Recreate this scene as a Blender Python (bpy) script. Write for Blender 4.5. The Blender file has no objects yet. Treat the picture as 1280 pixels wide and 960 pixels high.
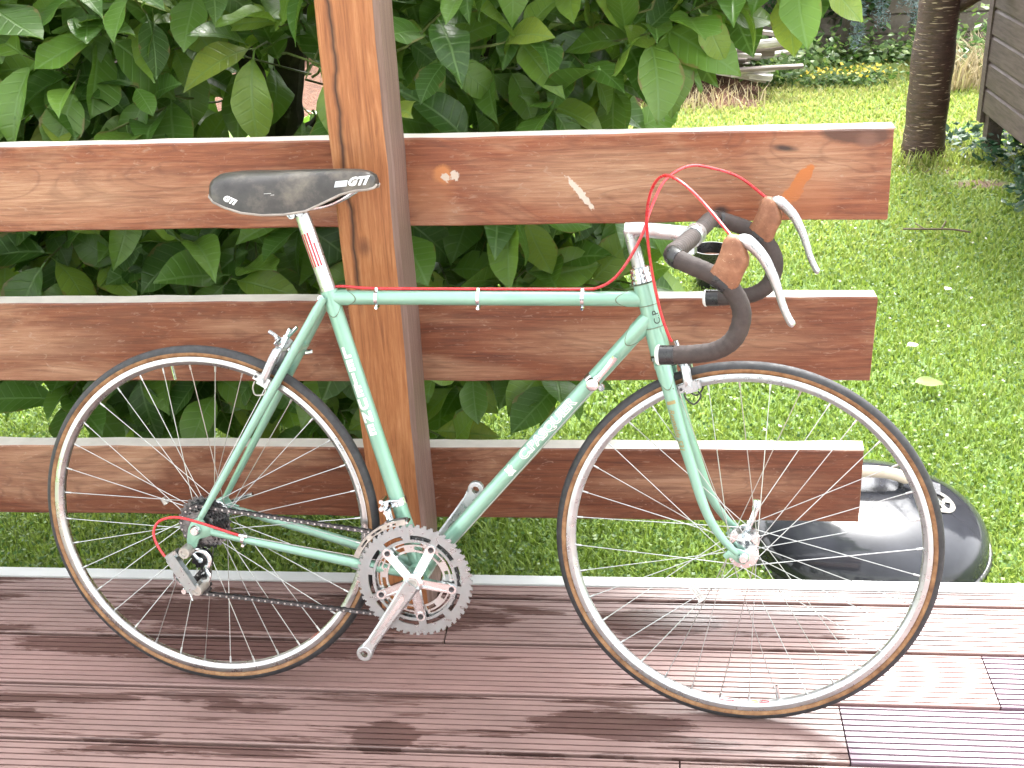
import bpy, bmesh, math, random
import numpy as np
from mathutils import Vector, Matrix
R = math.radians
V = Vector
random.seed(7)
rng = np.random.default_rng(11)
SC = bpy.context.scene
COL = SC.collection

# ------------------------------------------------------------------ camera, light, exposure
cam_d = bpy.data.cameras.new('camera'); cam = bpy.data.objects.new('camera', cam_d); COL.objects.link(cam)
cam_d.sensor_width = 36.0; cam_d.sensor_fit = 'HORIZONTAL'; cam_d.lens = 1537.86 / 1280 * 36
cam_d.clip_start = 0.05; cam_d.clip_end = 300
CAM = V((0, 0, 1.5347))
def cam_matrix(pitch, roll, yaw):
    F = V((math.sin(yaw) * math.cos(pitch), math.cos(yaw) * math.cos(pitch), -math.sin(pitch)))
    Rt = V((math.cos(yaw), -math.sin(yaw), 0)); U = Rt.cross(F)
    R2 = Rt * math.cos(roll) + U * math.sin(roll); U2 = R2.cross(F)
    m = Matrix((R2, U2, -F)).transposed().to_4x4(); m.translation = CAM
    return m, F, R2, U2
cam.matrix_world, CF, CR, CU = cam_matrix(0.44739, -0.05180, -0.11906)
SC.camera = cam
def project(p):                                   # world point -> (x, y) of a 1280 x 960 frame and depth
    d = V(p) - CAM; z = d.dot(CF)
    return 640 + 1537.86 * d.dot(CR) / z, 480 - 1537.86 * d.dot(CU) / z, z

SUN_EL, SUN_AZ = R(52), R(10)                     # azimuth from +Y, clockwise seen from above: beyond the fence, to the right
w = bpy.data.worlds.new('World'); SC.world = w; w.use_nodes = True
nt = w.node_tree; bg = nt.nodes['Background']
sky = nt.nodes.new('ShaderNodeTexSky'); sky.sky_type = 'NISHITA'; sky.sun_disc = False
sky.sun_elevation = SUN_EL; sky.sun_rotation = SUN_AZ; sky.air_density = 1.0; sky.dust_density = 3.0; sky.ozone_density = 1.0
hs = nt.nodes.new('ShaderNodeHueSaturation'); hs.inputs['Saturation'].default_value = 0.10
nt.links.new(sky.outputs[0], hs.inputs['Color']); nt.links.new(hs.outputs[0], bg.inputs['Color'])
bg.inputs['Strength'].default_value = 0.12
sd = bpy.data.lights.new('sun', 'SUN'); sun = bpy.data.objects.new('sun', sd); COL.objects.link(sun)
sd.energy = 1.5; sd.angle = R(18); sd.color = (1.0, 0.965, 0.91)
sdir = V((math.sin(SUN_AZ) * math.cos(SUN_EL), math.cos(SUN_AZ) * math.cos(SUN_EL), math.sin(SUN_EL)))
sun.rotation_euler = sdir.to_track_quat('Z', 'Y').to_euler(); sun.location = sdir * 12
SC.view_settings.view_transform = 'Standard'; SC.view_settings.look = 'None'
SC.view_settings.exposure = 3.15; SC.view_settings.gamma = 1.0

SC.cycles.use_denoising = True; SC.cycles.max_bounces = 8; SC.cycles.diffuse_bounces = 3; SC.cycles.glossy_bounces = 3; SC.cycles.transmission_bounces = 4
SC.cycles.caustics_reflective = False; SC.cycles.caustics_refractive = False; SC.cycles.use_adaptive_sampling = True; SC.cycles.adaptive_threshold = 0.02

# ------------------------------------------------------------------ materials
class N:
    """small node-tree helper"""
    def __init__(s, name):
        s.m = bpy.data.materials.new(name); s.m.use_nodes = True; s.t = s.m.node_tree
        s.b = s.t.nodes['Principled BSDF']; s.out = s.t.nodes['Material Output']
    def n(s, kind, **kw):
        x = s.t.nodes.new('ShaderNode' + kind)
        for k, v in kw.items(): setattr(x, k, v)
        return x
    def set(s, node, key, val):
        i = node.inputs[key]
        if hasattr(val, 'is_output'): s.t.links.new(val, i)
        else: i.default_value = val
    def coord(s, out='Object'): return s.n('TexCoord').outputs[out]
    def mapping(s, vec, scale=(1, 1, 1), loc=(0, 0, 0), rot=(0, 0, 0)):
        x = s.n('Mapping'); s.t.links.new(vec, x.inputs['Vector'])
        x.inputs['Scale'].default_value = scale; x.inputs['Location'].default_value = loc; x.inputs['Rotation'].default_value = rot
        return x.outputs[0]
    def noise(s, vec, scale=5, detail=4, rough=0.55, dist=0.0):
        x = s.n('TexNoise'); s.t.links.new(vec, x.inputs['Vector'])
        x.inputs['Scale'].default_value = scale; x.inputs['Detail'].default_value = detail
        x.inputs['Roughness'].default_value = rough; x.inputs['Distortion'].default_value = dist
        return x.outputs['Fac']
    def ramp(s, fac, stops, interp='LINEAR'):
        x = s.n('ValToRGB'); s.t.links.new(fac, x.inputs[0]); cr = x.color_ramp; cr.interpolation = interp
        while len(cr.elements) < len(stops): cr.elements.new(0.5)
        for e, (p, c) in zip(cr.elements, stops):
            e.position = p; e.color = (c, c, c, 1) if isinstance(c, (int, float)) else (*c, 1)
        return x.outputs[0]
    def mix(s, fac, a, b, blend='MIX'):
        x = s.n('MixRGB', blend_type=blend)
        for i, v in zip((0, 1, 2), (fac, a, b)):
            if hasattr(v, 'is_output'): s.t.links.new(v, x.inputs[i])
            elif i == 0: x.inputs[0].default_value = v
            else: x.inputs[i].default_value = (*v, 1)
        return x.outputs[0]
    def math(s, op, a, b=0.0, clamp=False):
        x = s.n('Math', operation=op, use_clamp=clamp)
        for i, v in enumerate((a, b)):
            if hasattr(v, 'is_output'): s.t.links.new(v, x.inputs[i])
            else: x.inputs[i].default_value = v
        return x.outputs[0]
    def vlen(s, vec):
        x = s.n('VectorMath', operation='LENGTH'); s.t.links.new(vec, x.inputs[0]); return x.outputs['Value']
    def bump(s, h, strength=0.3, dist=0.01):
        x = s.n('Bump'); s.t.links.new(h, x.inputs['Height']); x.inputs['Strength'].default_value = strength; x.inputs['Distance'].default_value = dist
        s.t.links.new(x.outputs[0], s.b.inputs['Normal'])
    def base(s, v): s.set(s.b, 'Base Color', v if hasattr(v, 'is_output') else (*v, 1))
    def p(s, **kw):
        for k, v in kw.items(): s.set(s.b, k.replace('_', ' '), v)
        return s
    def blob(s, vec, centre, radii, rot=0.0, soft=0.25, warp=None, amount=0.0):
        """1 inside an ellipse in object space, ragged where a warp noise is given"""
        x = s.n('Mapping', vector_type='TEXTURE'); s.t.links.new(vec, x.inputs['Vector'])
        x.inputs['Location'].default_value = centre; x.inputs['Scale'].default_value = radii; x.inputs['Rotation'].default_value = (0, rot, 0)
        d = s.vlen(x.outputs[0])
        if warp is not None: d = s.math('ADD', d, s.math('MULTIPLY', s.math('SUBTRACT', warp, 0.5), amount))
        return s.ramp(d, [(max(0.0, 1 - soft), 1.0), (1.0, 0.0)])

M = {}
def simple(name, col, rough=0.4, metal=0.0, var=0.0, scale=40, coat=0.0, bump=0.0, **kw):
    k = N(name); v = k.coord()
    if var:
        f = k.noise(v, scale, 4)
        lo = tuple(max(0, c * (1 - var)) for c in col); hi = tuple(min(1, c * (1 + var)) for c in col)
        k.base(k.ramp(f, [(0.3, lo), (0.7, hi)]))
        k.set(k.b, 'Roughness', k.ramp(k.noise(v, scale * 1.7, 3), [(0.3, max(0, rough - 0.1)), (0.7, min(1, rough + 0.12))]))
        if bump: k.bump(f, bump, 0.002)
    else:
        k.base(col); k.set(k.b, 'Roughness', rough)
    k.set(k.b, 'Metallic', metal)
    if coat: k.set(k.b, 'Coat Weight', coat); k.set(k.b, 'Coat Roughness', 0.08)
    k.p(**kw); M[name] = k.m
    return k.m

simple('aluminium', (0.50, 0.50, 0.50), 0.30, 1.0, 0.08, 30)
simple('satin_aluminium', (0.35, 0.385, 0.40), 0.34, 1.0, 0.06, 40)
simple('chrome', (0.66, 0.69, 0.71), 0.14, 1.0, 0.08, 70)
simple('silver_paint', (0.49, 0.51, 0.525), 0.32, 0.85, 0.08, 50)
simple('steel_dark', (0.16, 0.16, 0.165), 0.34, 0.9, 0.4, 130)
simple('chain_steel', (0.10, 0.10, 0.105), 0.38, 0.8, 0.4, 220)
simple('rivet_steel', (0.55, 0.55, 0.55), 0.3, 1.0)
simple('spoke_steel', (0.52, 0.53, 0.53), 0.28, 0.95)
simple('black_rubber', (0.028, 0.028, 0.031), 0.62, 0, 0.35, 60)
simple('black_plastic', (0.02, 0.02, 0.022), 0.3, 0, 0.2, 50)
simple('red_cable', (0.50, 0.024, 0.03), 0.28, 0, 0.12, 30, 0.4)
simple('red_paint', (0.42, 0.02, 0.035), 0.4)
simple('white_paint', (0.82, 0.82, 0.8), 0.4)
simple('lug_line', (0.10, 0.085, 0.05), 0.4)
simple('gold_print', (0.30, 0.24, 0.10), 0.4)
simple('dark_print', (0.03, 0.045, 0.04), 0.4)
simple('reflector', (0.7, 0.7, 0.68), 0.12, 0.1)
simple('yellow_paint', (0.7, 0.55, 0.05), 0.4)
simple('pale_wood', (0.58, 0.5, 0.4), 0.45, 0, 0.12, 30)
simple('grey_metal', (0.42, 0.40, 0.37), 0.4, 0.7, 0.25, 45)
simple('bolt_dark', (0.08, 0.08, 0.085), 0.35, 0.9)
simple('edge_aluminium', (0.66, 0.67, 0.67), 0.36, 0.25, 0.03, 6)

def green_paint():
    k = N('mint_paint'); v = k.coord()
    f = k.noise(v, 9, 5, 0.6)
    base = k.mix(k.ramp(f, [(0.35, 0.0), (0.75, 1.0)]), (0.20, 0.385, 0.295), (0.245, 0.435, 0.34))
    chips = k.ramp(k.noise(k.mapping(v, (1, 1, 1), (3, 1, 2)), 62, 2, 0.5), [(0.76, 0.0), (0.78, 1.0)])
    base = k.mix(chips, base, (0.05, 0.06, 0.055))
    k.base(base); k.p(Roughness=0.3, Metallic=0.25, Coat_Weight=0.7, Coat_Roughness=0.1)
    M['mint_paint'] = k.m
green_paint()

def tan_wall():
    k = N('tan_sidewall'); v = k.coord()
    f = k.noise(v, 55, 5, 0.65)
    c = k.ramp(f, [(0.28, (0.11, 0.048, 0.020)), (0.5, (0.235, 0.118, 0.052)), (0.72, (0.35, 0.20, 0.095))])
    k.base(c); k.p(Roughness=0.6); k.bump(f, 0.15, 0.001); M['tan_sidewall'] = k.m
tan_wall()

def cloth_tape():
    k = N('brown_cloth_tape'); v = k.coord()
    f = k.noise(v, 26, 5, 0.65); g = k.noise(v, 420, 2, 0.5)
    c = k.ramp(f, [(0.3, (0.024, 0.017, 0.016)), (0.7, (0.062, 0.045, 0.041))])
    k.base(c); k.p(Roughness=0.75); k.bump(g, 0.35, 0.001); M['brown_cloth_tape'] = k.m
cloth_tape()

def leather():
    k = N('brown_hood_rubber'); v = k.coord()
    f = k.noise(v, 45, 6, 0.7)
    c = k.ramp(f, [(0.25, (0.13, 0.048, 0.022)), (0.55, (0.25, 0.105, 0.055)), (0.78, (0.36, 0.19, 0.11))])
    crack = k.ramp(k.noise(k.mapping(v, (1, 1, 2)), 90, 3, 0.7, 2.0), [(0.66, 0.0), (0.72, 1.0)])
    k.base(k.mix(crack, c, (0.55, 0.42, 0.28))); k.p(Roughness=0.62); k.bump(f, 0.3, 0.002); M['brown_hood_rubber'] = k.m
leather()

def saddle_leather():
    k = N('worn_black_leather'); v = k.coord()
    f = k.noise(v, 14, 6, 0.65); g = k.noise(v, 260, 3, 0.6)
    c = k.ramp(f, [(0.3, (0.020, 0.018, 0.018)), (0.5, (0.042, 0.038, 0.036)), (0.72, (0.15, 0.13, 0.105))])
    k.base(c); k.set(k.b, 'Roughness', k.ramp(f, [(0.3, 0.30), (0.75, 0.5)])); k.bump(g, 0.25, 0.001); M['worn_black_leather'] = k.m
saddle_leather()

def plank_wood(name, seed, darker=1.0, marks=False, patches=()):
    k = N(name); v = k.coord()
    gv = k.mapping(v, (0.55, 6, 9), (seed, seed * 2, 0))
    big = k.noise(k.mapping(v, (0.9, 1, 2.2), (seed * 3.1, 0, seed)), 2.6, 5, 0.6, 0.6)
    grain = k.noise(gv, 9, 8, 0.72, 0.8)
    fine = k.noise(k.mapping(v, (1.2, 20, 60), (seed, 0, 0)), 14, 4, 0.6)
    mid_ = k.noise(k.mapping(v, (3.0, 4, 70), (seed, 1, 0)), 3.6, 5, 0.7, 0.3)
    grain = k.math('ADD', k.math('MULTIPLY', grain, 0.62), k.math('MULTIPLY', mid_, 0.38))
    ring = k.math('FRACT', k.math('MULTIPLY', k.noise(k.mapping(v, (0.9, 2, 4.5), (seed * 1.7, 0, 2)), 2.4, 3, 0.5, 1.2), 9.0))
    ring = k.ramp(k.math('ABSOLUTE', k.math('SUBTRACT', ring, 0.5)), [(0.0, 1.0), (0.22, 0.0)])
    s = darker
    red = k.ramp(grain, [(0.32, (0.115 * s, 0.028 * s, 0.013 * s)), (0.5, (0.27 * s, 0.086 * s, 0.038 * s)), (0.68, (0.42 * s, 0.172 * s, 0.086 * s))])
    pale = k.ramp(grain, [(0.32, (0.25, 0.115, 0.065)), (0.5, (0.44, 0.26, 0.16)), (0.68, (0.58, 0.40, 0.275))])
    z = k.n('SeparateXYZ'); k.t.links.new(v, z.inputs[0])
    hgt = z.outputs['Z']
    # washed-out grey field over the middle of the face, wetter and redder along the lower edge (a wavy tide mark)
    wob = k.noise(k.mapping(v, (1, 1, 1), (seed, 5, 0)), 3.0, 4, 0.6)
    tide = k.ramp(k.math('ADD', k.math('MULTIPLY', hgt, 5.0), k.math('MULTIPLY', wob, 0.9)), [(0.33, 0.0), (0.62, 1.0)])
    wash = k.math('MULTIPLY', k.ramp(big, [(0.50, 0.0), (0.68, 1.0)]), tide)
    for (px, pz, rx, rz, op) in patches:
        wash = k.math('MAXIMUM', wash, k.math('MULTIPLY', k.blob(v, (px, 0, pz), (rx, 1, rz), 0, 0.75, big, 1.1), op))
    c = k.mix(k.math('MULTIPLY', wash, 0.75 if marks else 0.62), red, pale)
    c = k.mix(k.math('MULTIPLY', ring, 0.30), c, (0.10 * s, 0.036 * s, 0.022 * s))
    light = k.ramp(k.noise(k.mapping(v, (4, 4, 11), (seed, 9, 0)), 6, 4, 0.6, 2.5), [(0.60, 0.0), (0.72, 0.45)])
    c = k.mix(k.math('MULTIPLY', light, tide), c, (0.42, 0.29, 0.22))
    c = k.mix(k.ramp(fine, [(0.62, 0.0), (0.8, 0.5)]), c, (0.10, 0.05, 0.035))
    rough = k.ramp(wash, [(0.0, 0.42), (1.0, 0.7)])
    if marks:
        rag = k.noise(v, 38, 5, 0.7); rag2 = k.noise(v, 16, 4, 0.6)
        def put(c, centre, radii, rot, col, soft=0.2, warp=rag, amt=1.5, op=1.0):
            b = k.blob(v, centre, radii, rot, soft, warp, amt)
            return k.mix(k.math('MULTIPLY', b, op), c, col)
        c = put(c, (0.285, 0, 0.080), (0.036, 1, 0.013), R(-55), (0.46, 0.155, 0.045), 0.15, rag, 1.6)
        c = put(c, (0.268, 0, 0.050), (0.022, 1, 0.016), R(-35), (0.46, 0.155, 0.045), 0.15, rag, 1.4)
        c = put(c, (0.300, 0, 0.040), (0.055, 1, 0.06), 0, (0.36, 0.13, 0.055), 0.5, rag2, 0.8, 0.45)
        c = put(c, (0.252, 0, 0.137), (0.030, 1, 0.008), R(8), (0.022, 0.016, 0.016), 0.7, rag2, 0.5, 0.9)
        c = put(c, (0.375, 0, 0.163), (0.075, 1, 0.024), R(6), (0.085, 0.04, 0.028), 0.3, rag2, 0.6, 0.9)
        c = put(c, (0.395, 0, 0.150), (0.024, 1, 0.018), 0, (0.20, 0.10, 0.07), 0.6, rag2, 0.6, 0.7)
        c = put(c, (0.140, 0, 0.022), (0.020, 1, 0.014), 0, (0.02, 0.014, 0.014), 0.6, rag2, 0.6, 0.9)
        c = put(c, (-0.375, 0, 0.100), (0.022, 1, 0.022), 0, (0.55, 0.22, 0.07), 0.4, rag, 1.0, 0.9)
        c = put(c, (-0.400, 0, 0.070), (0.06, 1, 0.06), 0, (0.36, 0.15, 0.07), 0.5, rag2, 0.8, 0.5)
        c = put(c, (-0.352, 0, 0.098), (0.009, 1, 0.011), R(30), (0.58, 0.5, 0.42), 0.2, k.noise(v, 120, 3, 0.6), 1.8)
        c = put(c, (-0.370, 0, 0.094), (0.008, 1, 0.010), R(-20), (0.58, 0.5, 0.42), 0.2, k.noise(v, 130, 3, 0.6), 1.8)
        c = put(c, (-0.119, 0, 0.060), (0.046, 1, 0.0062), R(52), (0.60, 0.52, 0.45), 0.2, k.noise(v, 95, 3, 0.6), 2.4, 0.95)
    k.base(c); k.set(k.b, 'Roughness', rough)
    h = k.math('ADD', grain, k.math('MULTIPLY', fine, 0.5))
    k.bump(h, 0.35, 0.004); M[name] = k.m
plank_wood('plank_wood_pale', 0.0, 0.86, True, ((-0.05, 0.085, 0.30, 0.075, 1.0), (0.30, 0.10, 0.16, 0.07, 1.0), (-1.15, 0.075, 0.42, 0.075, 1.0), (-0.68, 0.06, 0.14, 0.06, 0.9)))
plank_wood('plank_wood_red', 4.3, 0.66, False, ((0.05, 0.085, 0.36, 0.06, 1.0), (-1.35, 0.09, 0.30, 0.06, 0.9), (-0.80, 0.12, 0.14, 0.03, 0.6)))
plank_wood('plank_wood_wet', 8.7, 0.54, False, ((0.12, 0.09, 0.28, 0.05, 0.8), (-0.9, 0.11, 0.2, 0.03, 0.4)))
simple('plank_top_skylit', (0.62, 0.58, 0.53), 0.5, 0, 0.1, 25)  # paler than the board faces: bright sky light on the tops, put into the colour

def post_wood():
    k = N('post_wood'); v = k.coord()
    g = k.math('ADD', k.math('MULTIPLY', k.noise(k.mapping(v, (9, 9, 0.55)), 7, 8, 0.7, 0.9), 0.6), k.math('MULTIPLY', k.noise(k.mapping(v, (50, 50, 2.2)), 4.5, 5, 0.7, 0.3), 0.4))
    fine = k.noise(k.mapping(v, (60, 60, 1.2)), 9, 4, 0.6)
    big = k.noise(k.mapping(v, (2, 2, 0.8)), 2.4, 4, 0.6)
    c = k.ramp(g, [(0.32, (0.145, 0.045, 0.016)), (0.5, (0.345, 0.134, 0.048)), (0.68, (0.52, 0.255, 0.115))])
    c = k.mix(k.ramp(big, [(0.45, 0.0), (0.7, 0.55)]), c, (0.20, 0.07, 0.028))
    # the long drying crack and the knot low on it
    x = k.n('SeparateXYZ'); k.t.links.new(v, x.inputs[0])
    wob = k.noise(k.mapping(v, (0.2, 0.2, 1)), 7, 3, 0.6)
    d = k.math('ABSOLUTE', k.math('SUBTRACT', x.outputs['X'], k.math('ADD', -0.030, k.math('MULTIPLY', k.math('SUBTRACT', wob, 0.5), 0.035))))
    hi = k.ramp(x.outputs['Z'], [(0.66, 0.0), (0.74, 1.0)])
    crack = k.math('MULTIPLY', k.ramp(d, [(0.0012, 1.0), (0.006, 0.0)]), hi)
    c = k.mix(crack, c, (0.035, 0.012, 0.006))
    rag = k.noise(v, 30, 4, 0.6)
    c = k.mix(k.math('MULTIPLY', k.blob(v, (-0.012, -0.07, 0.80), (0.018, 0.2, 0.026), 0, 0.8, rag, 0.7), 0.8), c, (0.09, 0.028, 0.012))
    c = k.mix(k.ramp(fine, [(0.6, 0.0), (0.8, 0.5)]), c, (0.12, 0.04, 0.018))
    k.base(c); k.p(Roughness=0.55); k.bump(k.math('SUBTRACT', k.math('ADD', g, k.math('MULTIPLY', fine, 0.4)), crack), 0.4, 0.004); M['post_wood'] = k.m
    k = N('post_weathered_side'); v = k.coord()
    g = k.noise(k.mapping(v, (14, 14, 0.6)), 8, 7, 0.7, 0.5)
    k.base(k.ramp(g, [(0.3, (0.11, 0.062, 0.048)), (0.7, (0.23, 0.15, 0.125))])); k.p(Roughness=0.6); k.bump(g, 0.3, 0.003); M['post_weathered_side'] = k.m
post_wood()

def deck_mat(name, seed, tint, wet_bias):
    k = N(name); v = k.coord(); g = k.n('NewGeometry').outputs['Position']
    streak = k.noise(k.mapping(g, (0.9, 9, 1), (seed, 0, 0)), 3.2, 5, 0.6, 0.4)
    fine = k.noise(k.mapping(g, (6, 90, 1), (seed, 3, 0)), 10, 4, 0.6)
    dry = k.ramp(k.noise(k.mapping(g, (1.4, 5, 1), (0, seed, 0)), 4, 5, 0.6), [(0.3, tuple(c * 0.85 for c in tint)), (0.7, tuple(c * 1.12 for c in tint))])
    dry = k.mix(k.ramp(fine, [(0.5, 0.0), (0.8, 0.35)]), dry, tuple(c * 0.6 for c in tint))
    rag = k.noise(k.mapping(g, (2.2, 15, 1)), 6, 5, 0.65)
    wet_shade = k.ramp(k.math('ADD', streak, wet_bias), [(0.54, 0.0), (0.60, 1.0)])
    def spot(cx, cy, rx, ry, amt=0.9):
        x = k.n('Mapping', vector_type='TEXTURE'); k.t.links.new(g, x.inputs['Vector'])
        x.inputs['Location'].default_value = (cx, cy, 0); x.inputs['Scale'].default_value = (rx, ry, 1)
        d = k.math('ADD', k.vlen(x.outputs[0]), k.math('MULTIPLY', k.math('SUBTRACT', rag, 0.5), amt))
        return k.ramp(d, [(0.8, 1.0), (0.95, 0.0)])
    for sp in ((-0.70, 2.06, 0.50, 0.07), (0.02, 2.06, 0.16, 0.05), (-0.06, 1.755, 0.17, 0.04), (-0.47, 1.70, 0.07, 0.05), (-0.90, 1.95, 0.45, 0.05)):  # the two rearmost spots are damp and also paint in the plank's shadow
        wet_shade = k.math('MAXIMUM', wet_shade, spot(*sp))
    c = k.mix(wet_shade, dry, k.mix(0.62, dry, (0.030, 0.009, 0.007)))
    k.base(c)
    k.set(k.b, 'Roughness', k.ramp(wet_shade, [(0.0, 0.40), (1.0, 0.16)]))
    k.p(Specular_IOR_Level=0.6); k.bump(fine, 0.12, 0.001); M[name] = k.m
deck_mat('deck_brown', 0.0, (0.225, 0.143, 0.130), 0.02)
deck_mat('deck_dry', 2.7, (0.25, 0.155, 0.142), -0.07)
deck_mat('deck_lilac', 6.1, (0.20, 0.140, 0.175), -0.12)

def leaf_mat():
    k = N('magnolia_leaf')
    uv = k.n('UVMap', uv_map='UVMap').outputs[0]
    s = k.n('SeparateXYZ'); k.t.links.new(uv, s.inputs[0])
    u = k.math('ABSOLUTE', k.math('SUBTRACT', s.outputs['X'], 0.5)); t = s.outputs['Y']
    mid = k.ramp(u, [(0.012, 1.0), (0.035, 0.0)])
    ph = k.math('FRACT', k.math('SUBTRACT', k.math('MULTIPLY', t, 8.0), k.math('MULTIPLY', u, 3.2)))
    side = k.ramp(k.math('ABSOLUTE', k.math('SUBTRACT', ph, 0.5)), [(0.03, 0.55), (0.12, 0.0)])
    vein = k.math('MAXIMUM', mid, side)
    rnd = k.n('Attribute', attribute_name='rnd', attribute_type='GEOMETRY').outputs['Fac']
    oi = k.n('ObjectInfo').outputs['Random']
    r = k.math('FRACT', k.math('ADD', rnd, oi))
    col = k.ramp(r, [(0.0, (0.030, 0.082, 0.014)), (0.35, (0.066, 0.155, 0.022)), (0.7, (0.13, 0.255, 0.034)), (0.93, (0.22, 0.34, 0.05)), (1.0, (0.29, 0.36, 0.06))])
    blot = k.noise(k.coord(), 30, 4, 0.6)
    col = k.mix(k.ramp(blot, [(0.4, 0.0), (0.8, 0.35)]), col, (0.11, 0.22, 0.06))
    col = k.mix(k.math('MULTIPLY', vein, 0.5), col, (0.20, 0.34, 0.11))
    hole = k.ramp(k.noise(k.coord(), 75, 2, 0.4), [(0.74, 0.0), (0.77, 1.0)])
    col = k.mix(hole, col, (0.16, 0.12, 0.04))
    edge = k.ramp(k.math('ADD', k.math('MULTIPLY', u, 1.6), k.math('MULTIPLY', k.noise(k.coord(), 9, 3, 0.6), 0.55)), [(0.98, 0.0), (1.06, 0.8)])
    col = k.mix(edge, col, (0.20, 0.15, 0.05))
    k.base(col); k.set(k.b, 'Roughness', k.ramp(blot, [(0.3, 0.28), (0.7, 0.48)])); k.p(Specular_IOR_Level=0.5)
    k.bump(k.math('MULTIPLY', vein, -1.0), 0.35, 0.003)
    tr = k.n('BsdfTranslucent'); k.set(tr, 'Color', k.mix(0.55, col, (0.20, 0.34, 0.03)))
    mx = k.n('MixShader'); mx.inputs[0].default_value = 0.38
    k.t.links.new(k.b.outputs[0], mx.inputs[1]); k.t.links.new(tr.outputs[0], mx.inputs[2]); k.t.links.new(mx.outputs[0], k.out.inputs['Surface'])
    M['magnolia_leaf'] = k.m
leaf_mat()

def small_leaf(name, stops, rough=0.5, trans=0.4):
    k = N(name)
    rnd = k.n('Attribute', attribute_name='rnd', attribute_type='GEOMETRY').outputs['Fac']
    col = k.ramp(rnd, stops)
    k.base(col); k.p(Roughness=rough)
    tr = k.n('BsdfTranslucent'); k.set(tr, 'Color', col)
    mx = k.n('MixShader'); mx.inputs[0].default_value = trans
    k.t.links.new(k.b.outputs[0], mx.inputs[1]); k.t.links.new(tr.outputs[0], mx.inputs[2]); k.t.links.new(mx.outputs[0], k.out.inputs['Surface'])
    M[name] = k.m
small_leaf('grass_blade', [(0.0, (0.11, 0.18, 0.025)), (0.4, (0.21, 0.31, 0.045)), (0.75, (0.33, 0.40, 0.085)), (1.0, (0.46, 0.44, 0.17))])
small_leaf('weed_leaf', [(0.0, (0.045, 0.11, 0.02)), (0.6, (0.11, 0.21, 0.04)), (1.0, (0.22, 0.30, 0.08))])
small_leaf('ivy_leaf', [(0.0, (0.018, 0.05, 0.016)), (0.6, (0.045, 0.11, 0.03)), (1.0, (0.09, 0.17, 0.05))])
small_leaf('cedar_needle', [(0.0, (0.07, 0.125, 0.13)), (1.0, (0.19, 0.27, 0.28))], 0.6, 0.1)
small_leaf('dry_stalk', [(0.0, (0.22, 0.17, 0.08)), (1.0, (0.50, 0.42, 0.26))], 0.7, 0.15)
small_leaf('yellow_petal', [(0.0, (0.55, 0.42, 0.03)), (1.0, (0.75, 0.62, 0.08))], 0.6, 0.2)
small_leaf('periwinkle_leaf', [(0.0, (0.02, 0.06, 0.028)), (0.7, (0.055, 0.12, 0.06)), (1.0, (0.15, 0.22, 0.14))], 0.35)
small_leaf('white_petal', [(0.0, (0.7, 0.68, 0.62)), (1.0, (0.85, 0.83, 0.8))], 0.6)

def lawn_mat():
    k = N('lawn_soil'); v = k.coord()
    f = k.noise(v, 2.2, 5, 0.6); g = k.noise(v, 60, 4, 0.7)
    c = k.ramp(g, [(0.3, (0.06, 0.11, 0.02)), (0.6, (0.14, 0.23, 0.045)), (0.8, (0.24, 0.30, 0.085))])
    c = k.mix(k.ramp(f, [(0.55, 0.0), (0.75, 0.5)]), c, (0.22, 0.22, 0.075))
    for (x, y, rx, ry) in ((1.50, 5.55, 0.16, 0.10), (1.33, 5.82, 0.22, 0.14), (1.72, 5.35, 0.12, 0.08)):
        b = k.blob(v, (x, y, 0), (rx, ry, 1), 0, 0.5, k.noise(v, 14, 4, 0.6), 0.8)
        c = k.mix(b, c, (0.12, 0.075, 0.045))
    k.base(c); k.p(Roughness=0.9); k.bump(g, 0.5, 0.02); M['lawn_soil'] = k.m
lawn_mat()
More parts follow.
